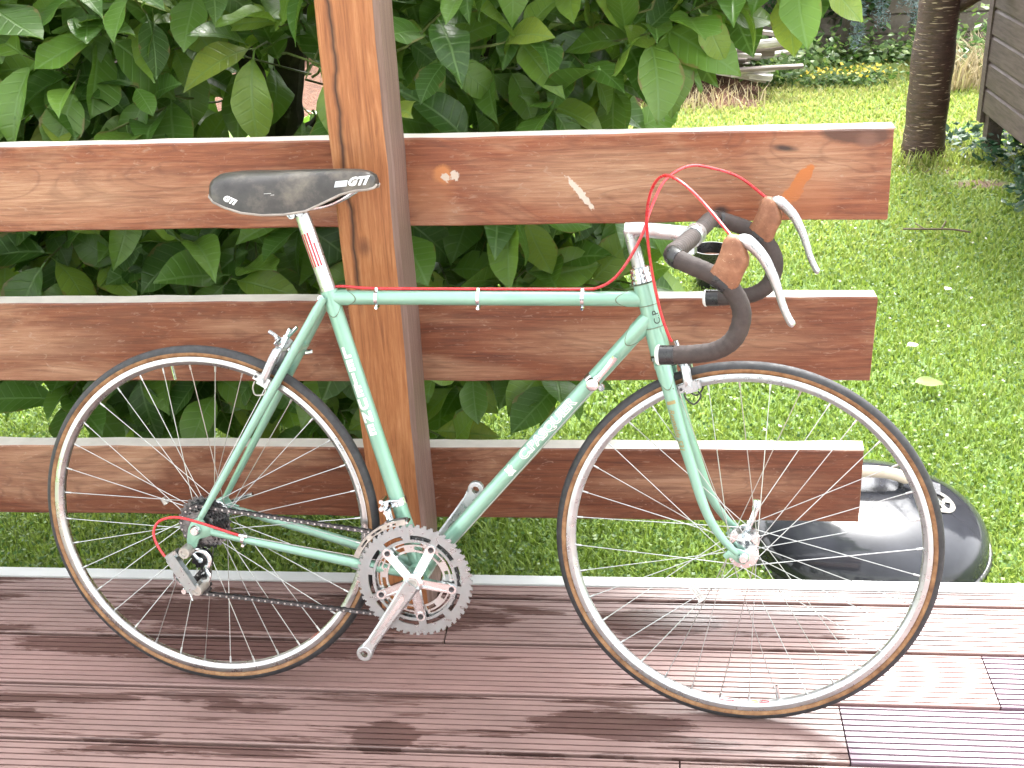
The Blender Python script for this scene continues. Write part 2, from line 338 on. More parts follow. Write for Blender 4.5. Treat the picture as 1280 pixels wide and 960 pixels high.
def bark_mats():
    k = N('cherry_bark'); v = k.coord()
    g = k.noise(k.mapping(v, (3, 3, 14)), 6, 6, 0.65, 0.4)
    c = k.ramp(g, [(0.3, (0.030, 0.014, 0.012)), (0.6, (0.075, 0.036, 0.030)), (0.8, (0.12, 0.07, 0.058))])
    len_ = k.ramp(k.noise(k.mapping(v, (5, 5, 48), (2, 0, 0)), 3.2, 2, 0.4), [(0.64, 0.0), (0.68, 1.0)])
    c = k.mix(len_, c, (0.36, 0.26, 0.20))
    k.base(c); k.p(Roughness=0.5); k.bump(g, 0.5, 0.012); M['cherry_bark'] = k.m
    k = N('magnolia_bark'); v = k.coord()
    g = k.noise(v, 22, 6, 0.65)
    c = k.ramp(g, [(0.3, (0.024, 0.019, 0.014)), (0.7, (0.075, 0.062, 0.048))])
    lich = k.ramp(k.noise(v, 16, 3, 0.5), [(0.66, 0.0), (0.72, 1.0)])
    k.base(k.mix(lich, c, (0.20, 0.21, 0.16))); k.p(Roughness=0.85); k.bump(g, 0.5, 0.01); M['magnolia_bark'] = k.m
    simple('twig_green', (0.10, 0.13, 0.035), 0.5, 0, 0.3, 30)
    simple('twig_brown', (0.085, 0.055, 0.035), 0.7, 0, 0.3, 30)
    k = N('shed_board'); v = k.coord()
    g = k.noise(k.mapping(v, (9, 0.7, 9)), 9, 6, 0.65, 0.4)
    k.base(k.ramp(g, [(0.3, (0.065, 0.045, 0.043)), (0.7, (0.15, 0.108, 0.104))])); k.p(Roughness=0.6); k.bump(g, 0.3, 0.003); M['shed_board'] = k.m
    k = N('old_timber'); v = k.coord()
    g = k.noise(k.mapping(v, (2, 14, 14)), 5, 5, 0.65); oi = k.n('ObjectInfo').outputs['Random']
    a = k.ramp(oi, [(0.0, (0.12, 0.09, 0.075)), (0.5, (0.32, 0.28, 0.245)), (1.0, (0.55, 0.52, 0.49))])
    k.base(k.mix(k.ramp(g, [(0.4, 0.0), (0.7, 0.6)]), a, (0.05, 0.035, 0.03))); k.p(Roughness=0.8); k.bump(g, 0.4, 0.006); M['old_timber'] = k.m
    k = N('soil'); v = k.coord(); g = k.noise(v, 18, 6, 0.7)
    k.base(k.ramp(g, [(0.3, (0.06, 0.026, 0.015)), (0.6, (0.135, 0.062, 0.034)), (0.8, (0.19, 0.12, 0.072))])); k.p(Roughness=0.95); k.bump(g, 0.8, 0.03); M['soil'] = k.m
    k = N('concrete_block'); v = k.coord(); g = k.noise(v, 7, 6, 0.65); h = k.noise(v, 60, 3, 0.6)
    k.base(k.ramp(g, [(0.3, (0.13, 0.10, 0.085)), (0.7, (0.25, 0.215, 0.19))])); k.p(Roughness=0.9); k.bump(h, 0.3, 0.006); M['concrete_block'] = k.m
    simple('mortar', (0.16, 0.14, 0.125), 0.95, 0, 0.2, 30)
    simple('paving_stone', (0.42, 0.40, 0.37), 0.85, 0, 0.15, 30, bump=0.3)
    simple('roof_felt', (0.05, 0.05, 0.052), 0.9, 0, 0.25, 30)
    k = N('black_enamel'); v = k.coord(); g = k.noise(v, 6, 4, 0.6); h = k.noise(v, 160, 2, 0.5)
    k.base(k.ramp(g, [(0.3, (0.014, 0.015, 0.019)), (0.7, (0.036, 0.038, 0.046))]))
    k.set(k.b, 'Roughness', k.ramp(g, [(0.3, 0.06), (0.7, 0.13)])); k.p(Specular_IOR_Level=0.4); k.bump(h, 0.03, 0.001); M['black_enamel'] = k.m
bark_mats()

# ------------------------------------------------------------------ mesh helpers
def smooth_path(pts, n=8):
    pts = [V(p) for p in pts]; out = []
    for i in range(len(pts) - 1):
        p0 = pts[max(i - 1, 0)]; p1 = pts[i]; p2 = pts[i + 1]; p3 = pts[min(i + 2, len(pts) - 1)]
        for k in range(n):
            t = k / n
            out.append(0.5 * ((2 * p1) + (p2 - p0) * t + (2 * p0 - 5 * p1 + 4 * p2 - p3) * t * t + (3 * p1 - p0 - 3 * p2 + p3) * t ** 3))
    out.append(pts[-1]); return out
def resample(pts, step):
    out = [pts[0].copy()]; acc = 0.0
    for a, b in zip(pts, pts[1:]):
        L = (b - a).length
        if L < 1e-9: continue
        d = step - acc
        while d <= L:
            out.append(a.lerp(b, d / L)); d += step
        acc = L - (d - step)
    return out

class MB:
    def __init__(s): s.v = []; s.f = []; s.xf = None; s.mi = []; s.cur = 0
    def add(s, vs, fs):
        o = len(s.v)
        s.v += [tuple(s.xf(V(p)) if s.xf else p) for p in vs]
        s.f += [tuple(i + o for i in f) for f in fs]; s.mi += [s.cur] * len(fs)
        return s
    def box(s, lo, hi):
        (a, b, c), (d, e, f) = lo, hi
        vs = [(x, y, z) for x in (a, d) for y in (b, e) for z in (c, f)]
        return s.add(vs, [(0, 1, 3, 2), (4, 6, 7, 5), (0, 4, 5, 1), (2, 3, 7, 6), (0, 2, 6, 4), (1, 5, 7, 3)])
    def obox(s, c, ax, ay, az):                   # oriented box: centre and three half-axes
        c, ax, ay, az = V(c), V(ax), V(ay), V(az)
        vs = [c + ax * i + ay * j + az * k for i in (-1, 1) for j in (-1, 1) for k in (-1, 1)]
        return s.add(vs, [(0, 1, 3, 2), (4, 6, 7, 5), (0, 4, 5, 1), (2, 3, 7, 6), (0, 2, 6, 4), (1, 5, 7, 3)])
    def tube(s, pts, rad, n=12, caps=True, flat=None, closed=False):
        """polyline tube; rad a number or one per point; flat = (ref vector, factor) squashes along ref"""
        pts = [V(p) for p in pts]; m = len(pts)
        rr = [rad] * m if isinstance(rad, (int, float)) else list(rad)
        tang = []
        for i in range(m):
            a = pts[(i - 1) % m] if closed else pts[max(i - 1, 0)]; b = pts[(i + 1) % m] if closed else pts[min(i + 1, m - 1)]
            t = (b - a); tang.append(t.normalized() if t.length > 1e-12 else V((0, 0, 1)))
        up = V(flat[0]) if flat else (V((0, 0, 1)) if abs(tang[0].z) < 0.9 else V((1, 0, 0)))
        vs = []
        for i in range(m):
            t = tang[i]; u = (up - t * up.dot(t))
            u = u.normalized() if u.length > 1e-6 else t.orthogonal().normalized()
            if not flat: up = u
            w_ = t.cross(u); k = flat[1] if flat else 1.0
            if flat and len(flat) > 2: k = flat[2][i]
            for j in range(n):
                a = 2 * math.pi * j / n
                vs.append(pts[i] + (u * math.cos(a) * k + w_ * math.sin(a)) * rr[i])
        fs = []
        for i in range(m if closed else m - 1):
            i2 = (i + 1) % m
            for j in range(n):
                j2 = (j + 1) % n
                fs.append((i * n + j, i * n + j2, i2 * n + j2, i2 * n + j))
        if caps and not closed:
            fs.append(tuple(range(n))[::-1]); fs.append(tuple((m - 1) * n + j for j in range(n)))
        return s.add(vs, fs)
    def cyl(s, a, b, r1, r2=None, n=16): return s.tube([a, b], [r1, r1 if r2 is None else r2], n)
    def lathe(s, prof, c=(0, 0, 0), ax=(0, 1, 0), n=32, closed=False):
        """profile of (radius, height along ax)"""
        c = V(c); ax = V(ax).normalized(); u = ax.orthogonal().normalized(); w_ = ax.cross(u); m = len(prof)
        vs = []
        for r_, h in prof:
            for j in range(n):
                a = 2 * math.pi * j / n
                vs.append(c + ax * h + (u * math.cos(a) + w_ * math.sin(a)) * r_)
        fs = []
        for i in range(m if closed else m - 1):
            i2 = (i + 1) % m
            for j in range(n):
                j2 = (j + 1) % n; fs.append((i * n + j, i2 * n + j, i2 * n + j2, i * n + j2))
        if not closed:
            if prof[0][0] > 1e-6: fs.append(tuple(range(n)))
            if prof[-1][0] > 1e-6: fs.append(tuple((m - 1) * n + j for j in range(n))[::-1])
        return s.add(vs, fs)
    def plate(s, outline, y0, y1, inset=0.0, place=None):
        """outline of (x, z) extruded along y from y0 to y1; inset rounds both faces a little"""
        n = len(outline); cx = sum(p[0] for p in outline) / n; cz = sum(p[1] for p in outline) / n
        def shrink(k):
            out = []
            for i, (x, z) in enumerate(outline):
                d = math.hypot(x - cx, z - cz) or 1
                f = max(0.0, 1 - k / d); out.append((cx + (x - cx) * f, cz + (z - cz) * f))
            return out
        if inset:
            d = min(inset, abs(y1 - y0) * 0.4) * (1 if y1 > y0 else -1)
            rings = [(shrink(inset), y0), (shrink(inset * 0.3), y0 + d * 0.35), (outline, y0 + d), (outline, y1 - d), (shrink(inset * 0.3), y1 - d * 0.35), (shrink(inset), y1)]
        else: rings = [(outline, y0), (outline, y1)]
        vs = []
        for o, y in rings: vs += [(x, y, z) for x, z in o]
        if place: vs = [place(V(p)) for p in vs]
        fs = [tuple(range(n))[::-1], tuple((len(rings) - 1) * n + j for j in range(n))]
        for i in range(len(rings) - 1):
            for j in range(n):
                j2 = (j + 1) % n; fs.append((i * n + j, i * n + j2, (i + 1) * n + j2, (i + 1) * n + j))
        return s.add(vs, fs)
    def polar(s, rl, nth, mask, y0, y1, c=(0, 0), a0=0.0):
        """ring plate in the x-z plane from polar cells; mask(i_theta, i_r) says which are metal"""
        nr = len(rl); vs = []
        for y in (y0, y1):
            for i in range(nth):
                a = a0 + 2 * math.pi * i / nth
                for r_ in rl: vs.append((c[0] + r_ * math.cos(a), y, c[1] + r_ * math.sin(a)))
        I = lambda l, i, j: l * nth * nr + (i % nth) * nr + j
        on = [[bool(mask(i, j)) for j in range(nr - 1)] for i in range(nth)]; fs = []
        for i in range(nth):
            for j in range(nr - 1):
                if not on[i][j]: continue
                fs.append((I(0, i, j), I(0, i, j + 1), I(0, i + 1, j + 1), I(0, i + 1, j)))
                fs.append((I(1, i, j), I(1, i + 1, j), I(1, i + 1, j + 1), I(1, i, j + 1)))
                if not on[(i + 1) % nth][j]: fs.append((I(0, i + 1, j), I(0, i + 1, j + 1), I(1, i + 1, j + 1), I(1, i + 1, j)))
                if not on[(i - 1) % nth][j]: fs.append((I(0, i, j), I(1, i, j), I(1, i, j + 1), I(0, i, j + 1)))
                if j == nr - 2 or not on[i][j + 1]: fs.append((I(0, i, j + 1), I(1, i, j + 1), I(1, i + 1, j + 1), I(0, i + 1, j + 1)))
                if j == 0 or not on[i][j - 1]: fs.append((I(0, i, j), I(0, i + 1, j), I(1, i + 1, j), I(1, i, j)))
        return s.add(vs, fs)
    def mesh(s, name, mats, smooth=True, angle=35):
        me = bpy.data.meshes.new(name); me.from_pydata(s.v, [], s.f)
        mats = mats if isinstance(mats, (list, tuple)) else [mats]
        for m in mats: me.materials.append(M[m] if isinstance(m, str) else m)
        if len(mats) > 1: me.polygons.foreach_set('material_index', s.mi)
        bm = bmesh.new(); bm.from_mesh(me); bmesh.ops.recalc_face_normals(bm, faces=bm.faces); bm.to_mesh(me); bm.free()
        if smooth:
            me.polygons.foreach_set('use_smooth', [True] * len(me.polygons)); me.set_sharp_from_angle(angle=R(angle))
        me.update(); return me
    def build(s, name, mats, parent=None, smooth=True, angle=35): return link(name, s.mesh(name, mats, smooth, angle), parent)

def link(name, data, parent=None):
    o = bpy.data.objects.new(name, data); COL.objects.link(o)
    if parent is not None: o.parent = parent
    return o
def empty(name, loc=(0, 0, 0), parent=None):
    o = link(name, None, parent); o.location = loc; o.empty_display_size = 0.1; return o
def tag(o, label=None, cat=None, group=None, kind=None):
    for k, v in (('label', label), ('category', cat), ('group', group), ('kind', kind)):
        if v: o[k] = v
    return o
def raw_mesh(name, verts, faces_tri, mat, rnd=None, smooth=False, uv=None):
    """numpy triangles -> mesh; rnd one value per vertex"""
    me = bpy.data.meshes.new(name); nv, nf = len(verts), len(faces_tri)
    me.vertices.add(nv); me.vertices.foreach_set('co', np.asarray(verts, np.float32).ravel())
    me.loops.add(nf * 3); me.loops.foreach_set('vertex_index', np.asarray(faces_tri, np.int32).ravel())
    me.polygons.add(nf); me.polygons.foreach_set('loop_start', np.arange(0, nf * 3, 3, dtype=np.int32)); me.polygons.foreach_set('loop_total', np.full(nf, 3, np.int32))
    me.update(calc_edges=True)
    if rnd is not None:
        a = me.attributes.new('rnd', 'FLOAT', 'POINT'); a.data.foreach_set('value', np.asarray(rnd, np.float32))
    if uv is not None:
        l = me.uv_layers.new(name='UVMap'); l.data.foreach_set('uv', np.asarray(uv, np.float32)[np.asarray(faces_tri).ravel()].ravel())
    if smooth: me.polygons.foreach_set('use_smooth', [True] * nf)
    me.materials.append(M[mat]); return me

LAWN = -0.15
# ------------------------------------------------------------------ ground
me = MB().add([(-60, 2.0, LAWN), (60, 2.0, LAWN), (60, 80, LAWN), (-60, 80, LAWN), (-60, -60, LAWN), (60, -60, LAWN)], [(0, 1, 2, 3), (4, 5, 1, 0)])
lawn = me.build('lawn', 'lawn_soil', smooth=False); tag(lawn, kind='structure')

# ------------------------------------------------------------------ deck
DECK = empty('deck', (0, 0, 0)); tag(DECK, kind='structure')
def board(x0, x1, y0, y1, mat, groove=0.0036, n=10):
    mb = MB(); W_ = y1 - y0; p = []; e = 0.0025
    p += [(y0, -0.024), (y0, -e), (y0 + e * 0.3, -e * 0.3), (y0 + e, 0)]
    pitch = W_ / n
    for i in range(n):
        c = y0 + pitch * (i + 0.5); g = groove / 2
        p += [(c - g, 0), (c - g * 0.8, -0.0035), (c + g * 0.8, -0.0035), (c + g, 0)]
    p += [(y1 - e, 0), (y1 - e * 0.3, -e * 0.3), (y1, -e), (y1, -0.024)]
    m = len(p); cy = (y0 + y1) / 2; cx = (x0 + x1) / 2
    vs = [(x0 - cx, y - cy, z) for y, z in p] + [(x1 - cx, y - cy, z) for y, z in p]
    fs = [(i, i + 1, m + i + 1, m + i) for i in range(m - 1)] + [(m - 1, 0, m, 2 * m - 1), tuple(range(m)), tuple(range(2 * m - 1, m - 1, -1))]
    mb.add(vs, fs); o = mb.build('deck_board', mat, DECK, smooth=False); o.location = (cx, cy, 0); return o
GAP = 0.0085; ROW = 0.15475
rows = [2.1334 - ROW * i for i in range(29)]
joints = {0: [-0.402], 1: [0.643], 2: [0.354], 3: [0.061], 4: [-0.6, 0.9], 5: [0.2], 6: [-0.3], 7: [0.5], 8: [-0.7], 9: [0.1], 10: [0.6]}
kinds = {(0, 0): 'deck_brown', (0, 1): 'deck_brown', (1, 1): 'deck_lilac', (2, 1): 'deck_lilac', (3, 0): 'deck_brown'}
for i in range(28):
    ya, yb = rows[i + 1] + GAP / 2, rows[i] - GAP / 2
    xs = [-2.6] + joints.get(i, [((i * 37) % 19) / 10 - 0.9]) + [2.6]
    for j in range(len(xs) - 1):
        m = kinds.get((i, j), 'deck_dry' if (i + j) % 2 else 'deck_brown')
        board(xs[j] + 0.0015, xs[j + 1] - 0.0015, ya, yb, m, 0.0052 if m == 'deck_lilac' else 0.0036)
# the narrow ripped board against the edge trim, cut round the post
for x0, x1 in ((-2.6, -0.556), (-0.438, 2.6)):
    board(x0, x1, rows[0] + GAP / 2, 2.181, 'deck_brown', 0.0032, 3)
for x0, x1 in ((-2.6, -0.556), (-0.438, 2.6)):
    MB().add([(x0, 2.183, -0.14), (x1, 2.183, -0.14), (x0, 2.183, 0.002), (x1, 2.183, 0.002), (x0, 2.212, 0.004), (x1, 2.212, 0.004), (x0, 2.2145, 0.002), (x1, 2.2145, 0.002), (x0, 2.2145, -0.14), (x1, 2.2145, -0.14)],
             [(0, 1, 3, 2), (2, 3, 5, 4), (4, 5, 7, 6), (6, 7, 9, 8), (8, 9, 1, 0), (0, 2, 4, 6, 8), (1, 9, 7, 5, 3)]).build('edge_trim', 'edge_aluminium', DECK, smooth=False)
for x in np.arange(-2.4, 2.5, 0.6):
    MB().box((x - 0.03, -2.19, -0.14), (x + 0.03, 2.18, -0.026)).build('joist', 'old_timber', DECK, smooth=False)

# ------------------------------------------------------------------ the house the deck belongs to, behind the camera (it shows only as reflections and bounced light)
simple('house_render', (0.44, 0.455, 0.47), 0.9, 0, 0.05, 8, bump=0.15); simple('window_white', (0.8, 0.8, 0.78), 0.4)
k = N('window_glass'); k.base((0.03, 0.035, 0.04)); k.p(Roughness=0.04); M['window_glass'] = k.m
house = empty('house', (0, -2.3, LAWN)); tag(house, 'pale rendered house wall with glazed doors behind the deck', 'house')
MB().box((-7, -0.3, -0.05), (7, 0.0, 5.2)).build('wall', 'house_render', house, smooth=False)
for x0, x1, z0, z1 in ((-1.3, 0.5, 0.18, 2.3), (1.6, 2.9, 1.0, 2.3), (-3.6, -2.3, 1.0, 2.3), (-1.2, 0.2, 3.1, 4.4), (1.7, 2.9, 3.1, 4.4)):
    fr = MB(); xm = (x0 + x1) / 2
    for a, b, c, d in ((x0, x0 + 0.07, z0, z1), (x1 - 0.07, x1, z0, z1), (xm - 0.04, xm + 0.04, z0 + 0.07, z1 - 0.07), (x0 + 0.07, x1 - 0.07, z0, z0 + 0.07), (x0 + 0.07, x1 - 0.07, z1 - 0.07, z1)): fr.box((a, 0.002, c), (b, 0.05, d))
    fr = fr.build('window', 'window_white', house, smooth=False)
    for a, b in ((x0 + 0.07, xm - 0.04), (xm + 0.04, x1 - 0.07)): MB().box((a, 0.004, z0 + 0.07), (b, 0.02, z1 - 0.07)).build('pane', 'window_glass', fr, smooth=False)

# ------------------------------------------------------------------ fence
FY = 2.215
fence = empty('fence', (-0.497, FY, 0)); tag(fence, 'reddish wooden fence of three wide boards on an orange-brown post', 'fence')
def rough_box(lo, hi, nx, amp, seed, top_mat=False, jag=0.0):
    """board with slightly uneven long edges; face 0 material 0, upward faces material 1"""
    rr = random.Random(seed); mb = MB(); vs = []
    (x0, y0, z0), (x1, y1, z1) = lo, hi; e = 0.003
    for i in range(nx + 1):
        t = i / nx; x = x0 + (x1 - x0) * t
        a, b, c, d = (rr.uniform(-amp, amp) for _ in range(4))
        sec = [(y0 + e, z0 + a), (y0, z0 + e + a), (y0 + c * 0.4, z1 - e + b), (y0 + e, z1 + b), (y1 - e, z1 + d), (y1, z1 - e + d), (y1, z0 + e), (y1 - e, z0)]
        vs += [(x + (rr.uniform(-jag, jag) if i in (0, nx) else 0), y, z) for y, z in sec]
    m = 8
    mb.v = vs
    for i in range(nx):
        for j in range(m):
            j2 = (j + 1) % m
            mb.f.append((i * m + j, i * m + j2, (i + 1) * m + j2, (i + 1) * m + j)); mb.mi.append(1 if j == 3 else 0)
    mb.f += [tuple(range(m)), tuple(nx * m + j for j in range(m))[::-1]]; mb.mi += [0, 0]
    return mb
def plank(z0, z1, xe, mat, seed, name='plank'):
    o = rough_box((-2.4 - 0.0, 0, 0), (xe, 0.042, z1 - z0), 40, 0.0013, seed, jag=0.002).build(name, [mat, 'plank_top_skylit'], fence, angle=25)
    o.location = (0.497, 0, z0); return o
plank(0.7988, 0.9681, 0.441, 'plank_wood_pale', 1)['label'] = 'pale washed-out top board with orange stain and white chips'
plank(0.4705, 0.6460, 0.437, 'plank_wood_red', 2)
plank(0.1470, 0.3164, 0.438, 'plank_wood_wet', 3)
def post():
    mb = MB(); x0, x1, y0, y1 = -0.0545, 0.0545, -0.125, -0.001; e = 0.009; rr = random.Random(5); N_ = 26
    sec0 = [(x0 + e * 0.4, y0), (x1 - e, y0), (x1, y0 + e), (x1, y1), (x0, y1), (x0, y0 + e * 0.4)]
    zs = [-0.14 + (1.75 + 0.14) * i / N_ for i in range(N_ + 1)]; m = len(sec0); vs = []
    for z in zs:
        dx, dy = rr.uniform(-0.0012, 0.0012), rr.uniform(-0.001, 0.001)
        vs += [(x + dx, y + (dy if y < -0.05 else 0), z) for x, y in sec0]
    mb.v = vs
    for i in range(N_):
        for j in range(m):
            j2 = (j + 1) % m; mb.f.append((i * m + j, i * m + j2, (i + 1) * m + j2, (i + 1) * m + j)); mb.mi.append(1 if j in (1, 2) else 0)
    mb.f += [tuple(range(m)), tuple(N_ * m + j for j in range(m))[::-1]]; mb.mi += [0, 0]
    o = mb.build('post', ['post_wood', 'post_weathered_side'], fence, angle=25)
    return o
post()
for z in (0.88, 0.56, 0.23):
    for dx in (-0.02, 0.02):
        MB().lathe([(0.0, 0.0), (0.004, 0.0), (0.008, 0.003), (0.008, 0.006)], (dx, 0.049, z), (0, -1, 0), 10).build('bolt', 'bolt_dark', fence)

# ------------------------------------------------------------------ bicycle (built in its own frame: x forward, y away from the camera, z up the lean)
BO = V((-0.8211, 1.851, 0.0)); HEAD, LEAN = 0.0708, 0.2001
bx = V((math.cos(HEAD), -math.sin(HEAD), 0)); bn = V((math.sin(HEAD), math.cos(HEAD), 0))
bz = V((0, 0, 1)) * math.cos(LEAN) + bn * math.sin(LEAN); by = bn * math.cos(LEAN) - V((0, 0, 1)) * math.sin(LEAN)
bike = empty('bicycle'); mw = Matrix((bx, by, bz)).transposed().to_4x4(); mw.translation = BO; bike.matrix_world = mw
tag(bike, 'mint green racing bicycle with drop handlebar leaning against the fence', 'bicycle')
AX_R = V((0, 0, 0.334)); AX_F = V((0.9926, 0, 0.334)); BB = V((0.407, 0, 0.252))
KP = V((0.8298, 0, 0.7195)); KU = V((-0.2548, 0, 0.967)).normalized()
def on_axis(z): return KP + KU * ((z - KP.z) / KU.z)
def steer(phi):
    m = Matrix.Rotation(-phi, 3, KU); return lambda p: KP + m @ (V(p) - KP)
FORK = steer(R(2.5)); BAR = steer(R(9.0))
ST_T = V((0.2565, 0, 0.774)); TT_A = V((0.2625, 0, 0.7615)); TT_B = V((0.8165, 0, 0.7695)); DT_B = V((0.8235, 0, 0.7395))
G = 'mint_paint'

def lug(mb, line, p, d, r, L, scallop=0.4, n=28):
    """sleeve along a tube with a pointed edge, and the thin dark line round that edge"""
    p, d = V(p), V(d).normalized(); u = V((0, -1, 0)); w_ = d.cross(u); vs = []; edge = []
    for k, (t, rr) in enumerate(((-0.1, r), (0.25, r), (0.97, r), (1.0, r - 0.0011))):
        for j in range(n):
            a = 2 * math.pi * j / n
            ll = L * (1 - scallop * 0.5 + scallop * 0.5 * math.cos(2 * a)) if k >= 2 else L * 0.5
            q = p + d * (ll * t) + (u * math.cos(a) + w_ * math.sin(a)) * rr; vs.append(q)
            if k == 3: edge.append(q + (u * math.cos(a) + w_ * math.sin(a)) * 0.0003)
    fs = [(i * n + j, i * n + (j + 1) % n, (i + 1) * n + (j + 1) % n, (i + 1) * n + j) for i in range(3) for j in range(n)]
    mb.add(vs, fs); line.tube(edge, 0.0007, 5, closed=True)

o = MB().cyl(BB, ST_T, 0.0143, n=24).build('seat_tube', G, bike); SEAT_TUBE = o
MB().cyl(TT_A, TT_B, 0.0128, n=24).build('top_tube', G, bike)
DOWN_TUBE = MB().cyl(BB, DT_B, 0.0145, n=24).build('down_tube', G, bike)
HEAD_TUBE = MB().cyl(on_axis(0.673), on_axis(0.797), 0.0163, n=24).build('head_tube', G, bike)
dST = (ST_T - BB).normalized(); dTT = (TT_B - TT_A).normalized(); dDT = (DT_B - BB).normalized()
for args in ((TT_A, dTT, 0.0141, 0.046), (TT_B, -dTT, 0.0141, 0.052), (DT_B, -dDT, 0.0159, 0.062), (BB, dDT, 0.0158, 0.062), (BB, dST, 0.0156, 0.060), (ST_T - dST * 0.002, -dST, 0.0157, 0.045)):
    m_ = MB(); ln = MB(); lug(m_, ln, *args); o = m_.build('lug', G, bike); ln.build('lug_lining', 'lug_line', o)
for z0, z1 in ((0.7605, 0.7965), (0.676, 0.722)):
    o = MB().cyl(on_axis(z0), on_axis(z1), 0.0178, n=24).build('lug', G, bike)
    for z in (z0, z1): MB().tube([on_axis(z) + (V((0, -1, 0)) * math.cos(a) + KU.cross(V((0, -1, 0))) * math.sin(a)) * 0.0180 for a in np.linspace(0, 2 * math.pi, 29)[:-1]], 0.0006, 5, closed=True).build('lug_lining', 'lug_line', o)
MB().cyl(BB + V((0, -0.034, 0)), BB + V((0, 0.034, 0)), 0.0205, n=28).build('bottom_bracket_shell', G, bike)
# stays, bridges, dropouts
for s in (-1, 1):
    a = V((0.2525, s * 0.0175, 0.764)); b = V((0.0055, s * 0.0585, 0.352))
    pts = [a + (b - a) * t for t in (0, 0.05, 0.12, 0.5, 0.9, 1.0)]
    MB().tube(pts, [0.0065, 0.0085, 0.0085, 0.0082, 0.0062, 0.0055], 14).build('seat_stay', G, bike)
    pts = smooth_path([BB + V((-0.012, s * 0.020, 0.004)), V((0.33, s * 0.032, 0.268)), V((0.20, s * 0.046, 0.295)), V((0.028, s * 0.060, 0.330))], 6)
    rr = [0.0112 - 0.0045 * (i / (len(pts) - 1)) ** 1.5 for i in range(len(pts))]
    MB().tube(pts, rr, 14).build('chain_stay', G, bike)
    out = [(0.034, 0.338), (0.026, 0.323), (0.012, 0.318), (0.004, 0.316), (-0.002, 0.300), (-0.012, 0.293), (-0.020, 0.297), (-0.021, 0.312), (-0.016, 0.336), (-0.008, 0.350), (0.004, 0.358), (0.014, 0.352), (0.020, 0.342)] if s < 0 else \
          [(0.034, 0.338), (0.026, 0.323), (0.012, 0.318), (-0.008, 0.318), (-0.018, 0.330), (-0.010, 0.350), (0.004, 0.358), (0.014, 0.352), (0.020, 0.342)]
    MB().plate(out, s * 0.0605 - 0.0025, s * 0.0605 + 0.0025, 0.001).build('dropout', G, bike)
MB().cyl((0.1985, -0.030, 0.668), (0.1985, 0.030, 0.668), 0.0055).build('brake_bridge', G, bike)
MB().cyl((0.355, -0.03, 0.262), (0.355, 0.03, 0.262), 0.006).build('chainstay_bridge', G, bike)
MB().cyl((0.2475, -0.021, 0.7625), (0.2475, 0.021, 0.7625), 0.0062, n=12).build('seat_bolt', 'chrome', bike)

# lettering -------------------------------------------------------
def glyphs(body, size, bold=0.0, shear=0.0, cut=None):
    cu = bpy.data.curves.new('t', 'FONT'); cu.body = body; cu.size = size; cu.align_x = 'CENTER'; cu.align_y = 'CENTER'; cu.offset = bold; cu.shear = shear; cu.resolution_u = 3
    ob = bpy.data.objects.new('t', cu); COL.objects.link(ob)
    me = bpy.data.meshes.new_from_object(ob.evaluated_get(bpy.context.evaluated_depsgraph_get()))
    bpy.data.objects.remove(ob); bpy.data.curves.remove(cu)
    bm = bmesh.new(); bm.from_mesh(me); bpy.data.meshes.remove(me)
    if cut:
        axis, step = cut; n_ = V((1, 0, 0)) if axis == 'x' else V((0, 1, 0))
        for k in range(-14, 15):
            bmesh.ops.bisect_plane(bm, geom=bm.verts[:] + bm.edges[:] + bm.faces[:], plane_co=n_ * (k * step), plane_no=n_)
    bmesh.ops.triangulate(bm, faces=bm.faces)
    vs = [v.co.copy() for v in bm.verts]; bm.verts.index_update(); fs = [tuple(v.index for v in f.verts) for f in bm.faces]; bm.free()
    return vs, fs
def decal(name, vs, fs, fn, mat, parent):
    me = bpy.data.meshes.new(name); me.from_pydata([tuple(fn(v)) for v in vs], [], fs); me.materials.append(M[mat]); me.update()
    return link(name, me, parent)
def wrap(P0, d, r, s0, th0, along='x'):
    """2-D decal coordinates -> tube surface seen from -y; along='x': text runs along the tube, 'y': letters stand upright along it"""
    P0, d = V(P0), V(d).normalized(); e1 = V((0, -1, 0)); e2 = d.cross(e1).normalized()   # e2 to the tube's upper left
    if e2.z < 0 and along == 'x': e2 = -e2
    if along == 'y' and e2.x < 0: e2 = -e2
    def f(v):
        a, c = (v.x, v.y) if along == 'x' else (v.y, v.x)
        th = th0 + c / r
        return P0 + d * (s0 + a) + (e1 * math.cos(th) + e2 * math.sin(th)) * r
    return f
vs, fs = glyphs('C.PASQUIER', 0.0245, 0.0014, 0, ('y', 0.002)); vs = [V((v.x * 1.07, v.y, 0)) for v in vs]
decal('lettering', vs, fs, wrap(BB, dDT, 0.0148, 0.372, R(14)), 'white_paint', DOWN_TUBE)
vs, fs = glyphs('C.PASQUIER', 0.0245, -0.0002, 0, ('y', 0.002)); vs = [V((v.x * 1.07, v.y, 0)) for v in vs]
decal('letter_fill', vs, fs, wrap(BB, dDT, 0.0150, 0.372, R(14)), G, DOWN_TUBE)
em = MB()                                         # the small shield-like emblem before the name
pts = [(-0.008, -0.006), (-0.003, -0.011), (0.002, -0.009), (0.009, -0.010), (0.007, -0.003), (0.010, 0.003), (0.006, 0.010), (0.0, 0.007), (-0.007, 0.009), (-0.006, 0.002)]
grid = [V((p[0] * k, p[1] * k, 0)) for k in (0.0, 0.5, 1.0) for p in pts]; n_ = len(pts)
fs = [(k * n_ + j, k * n_ + (j + 1) % n_, (k + 1) * n_ + (j + 1) % n_, (k + 1) * n_ + j) for k in (0, 1) for j in range(n_)]
decal('emblem', grid, fs, wrap(BB, dDT, 0.0148, 0.268, R(14)), 'white_paint', DOWN_TUBE)
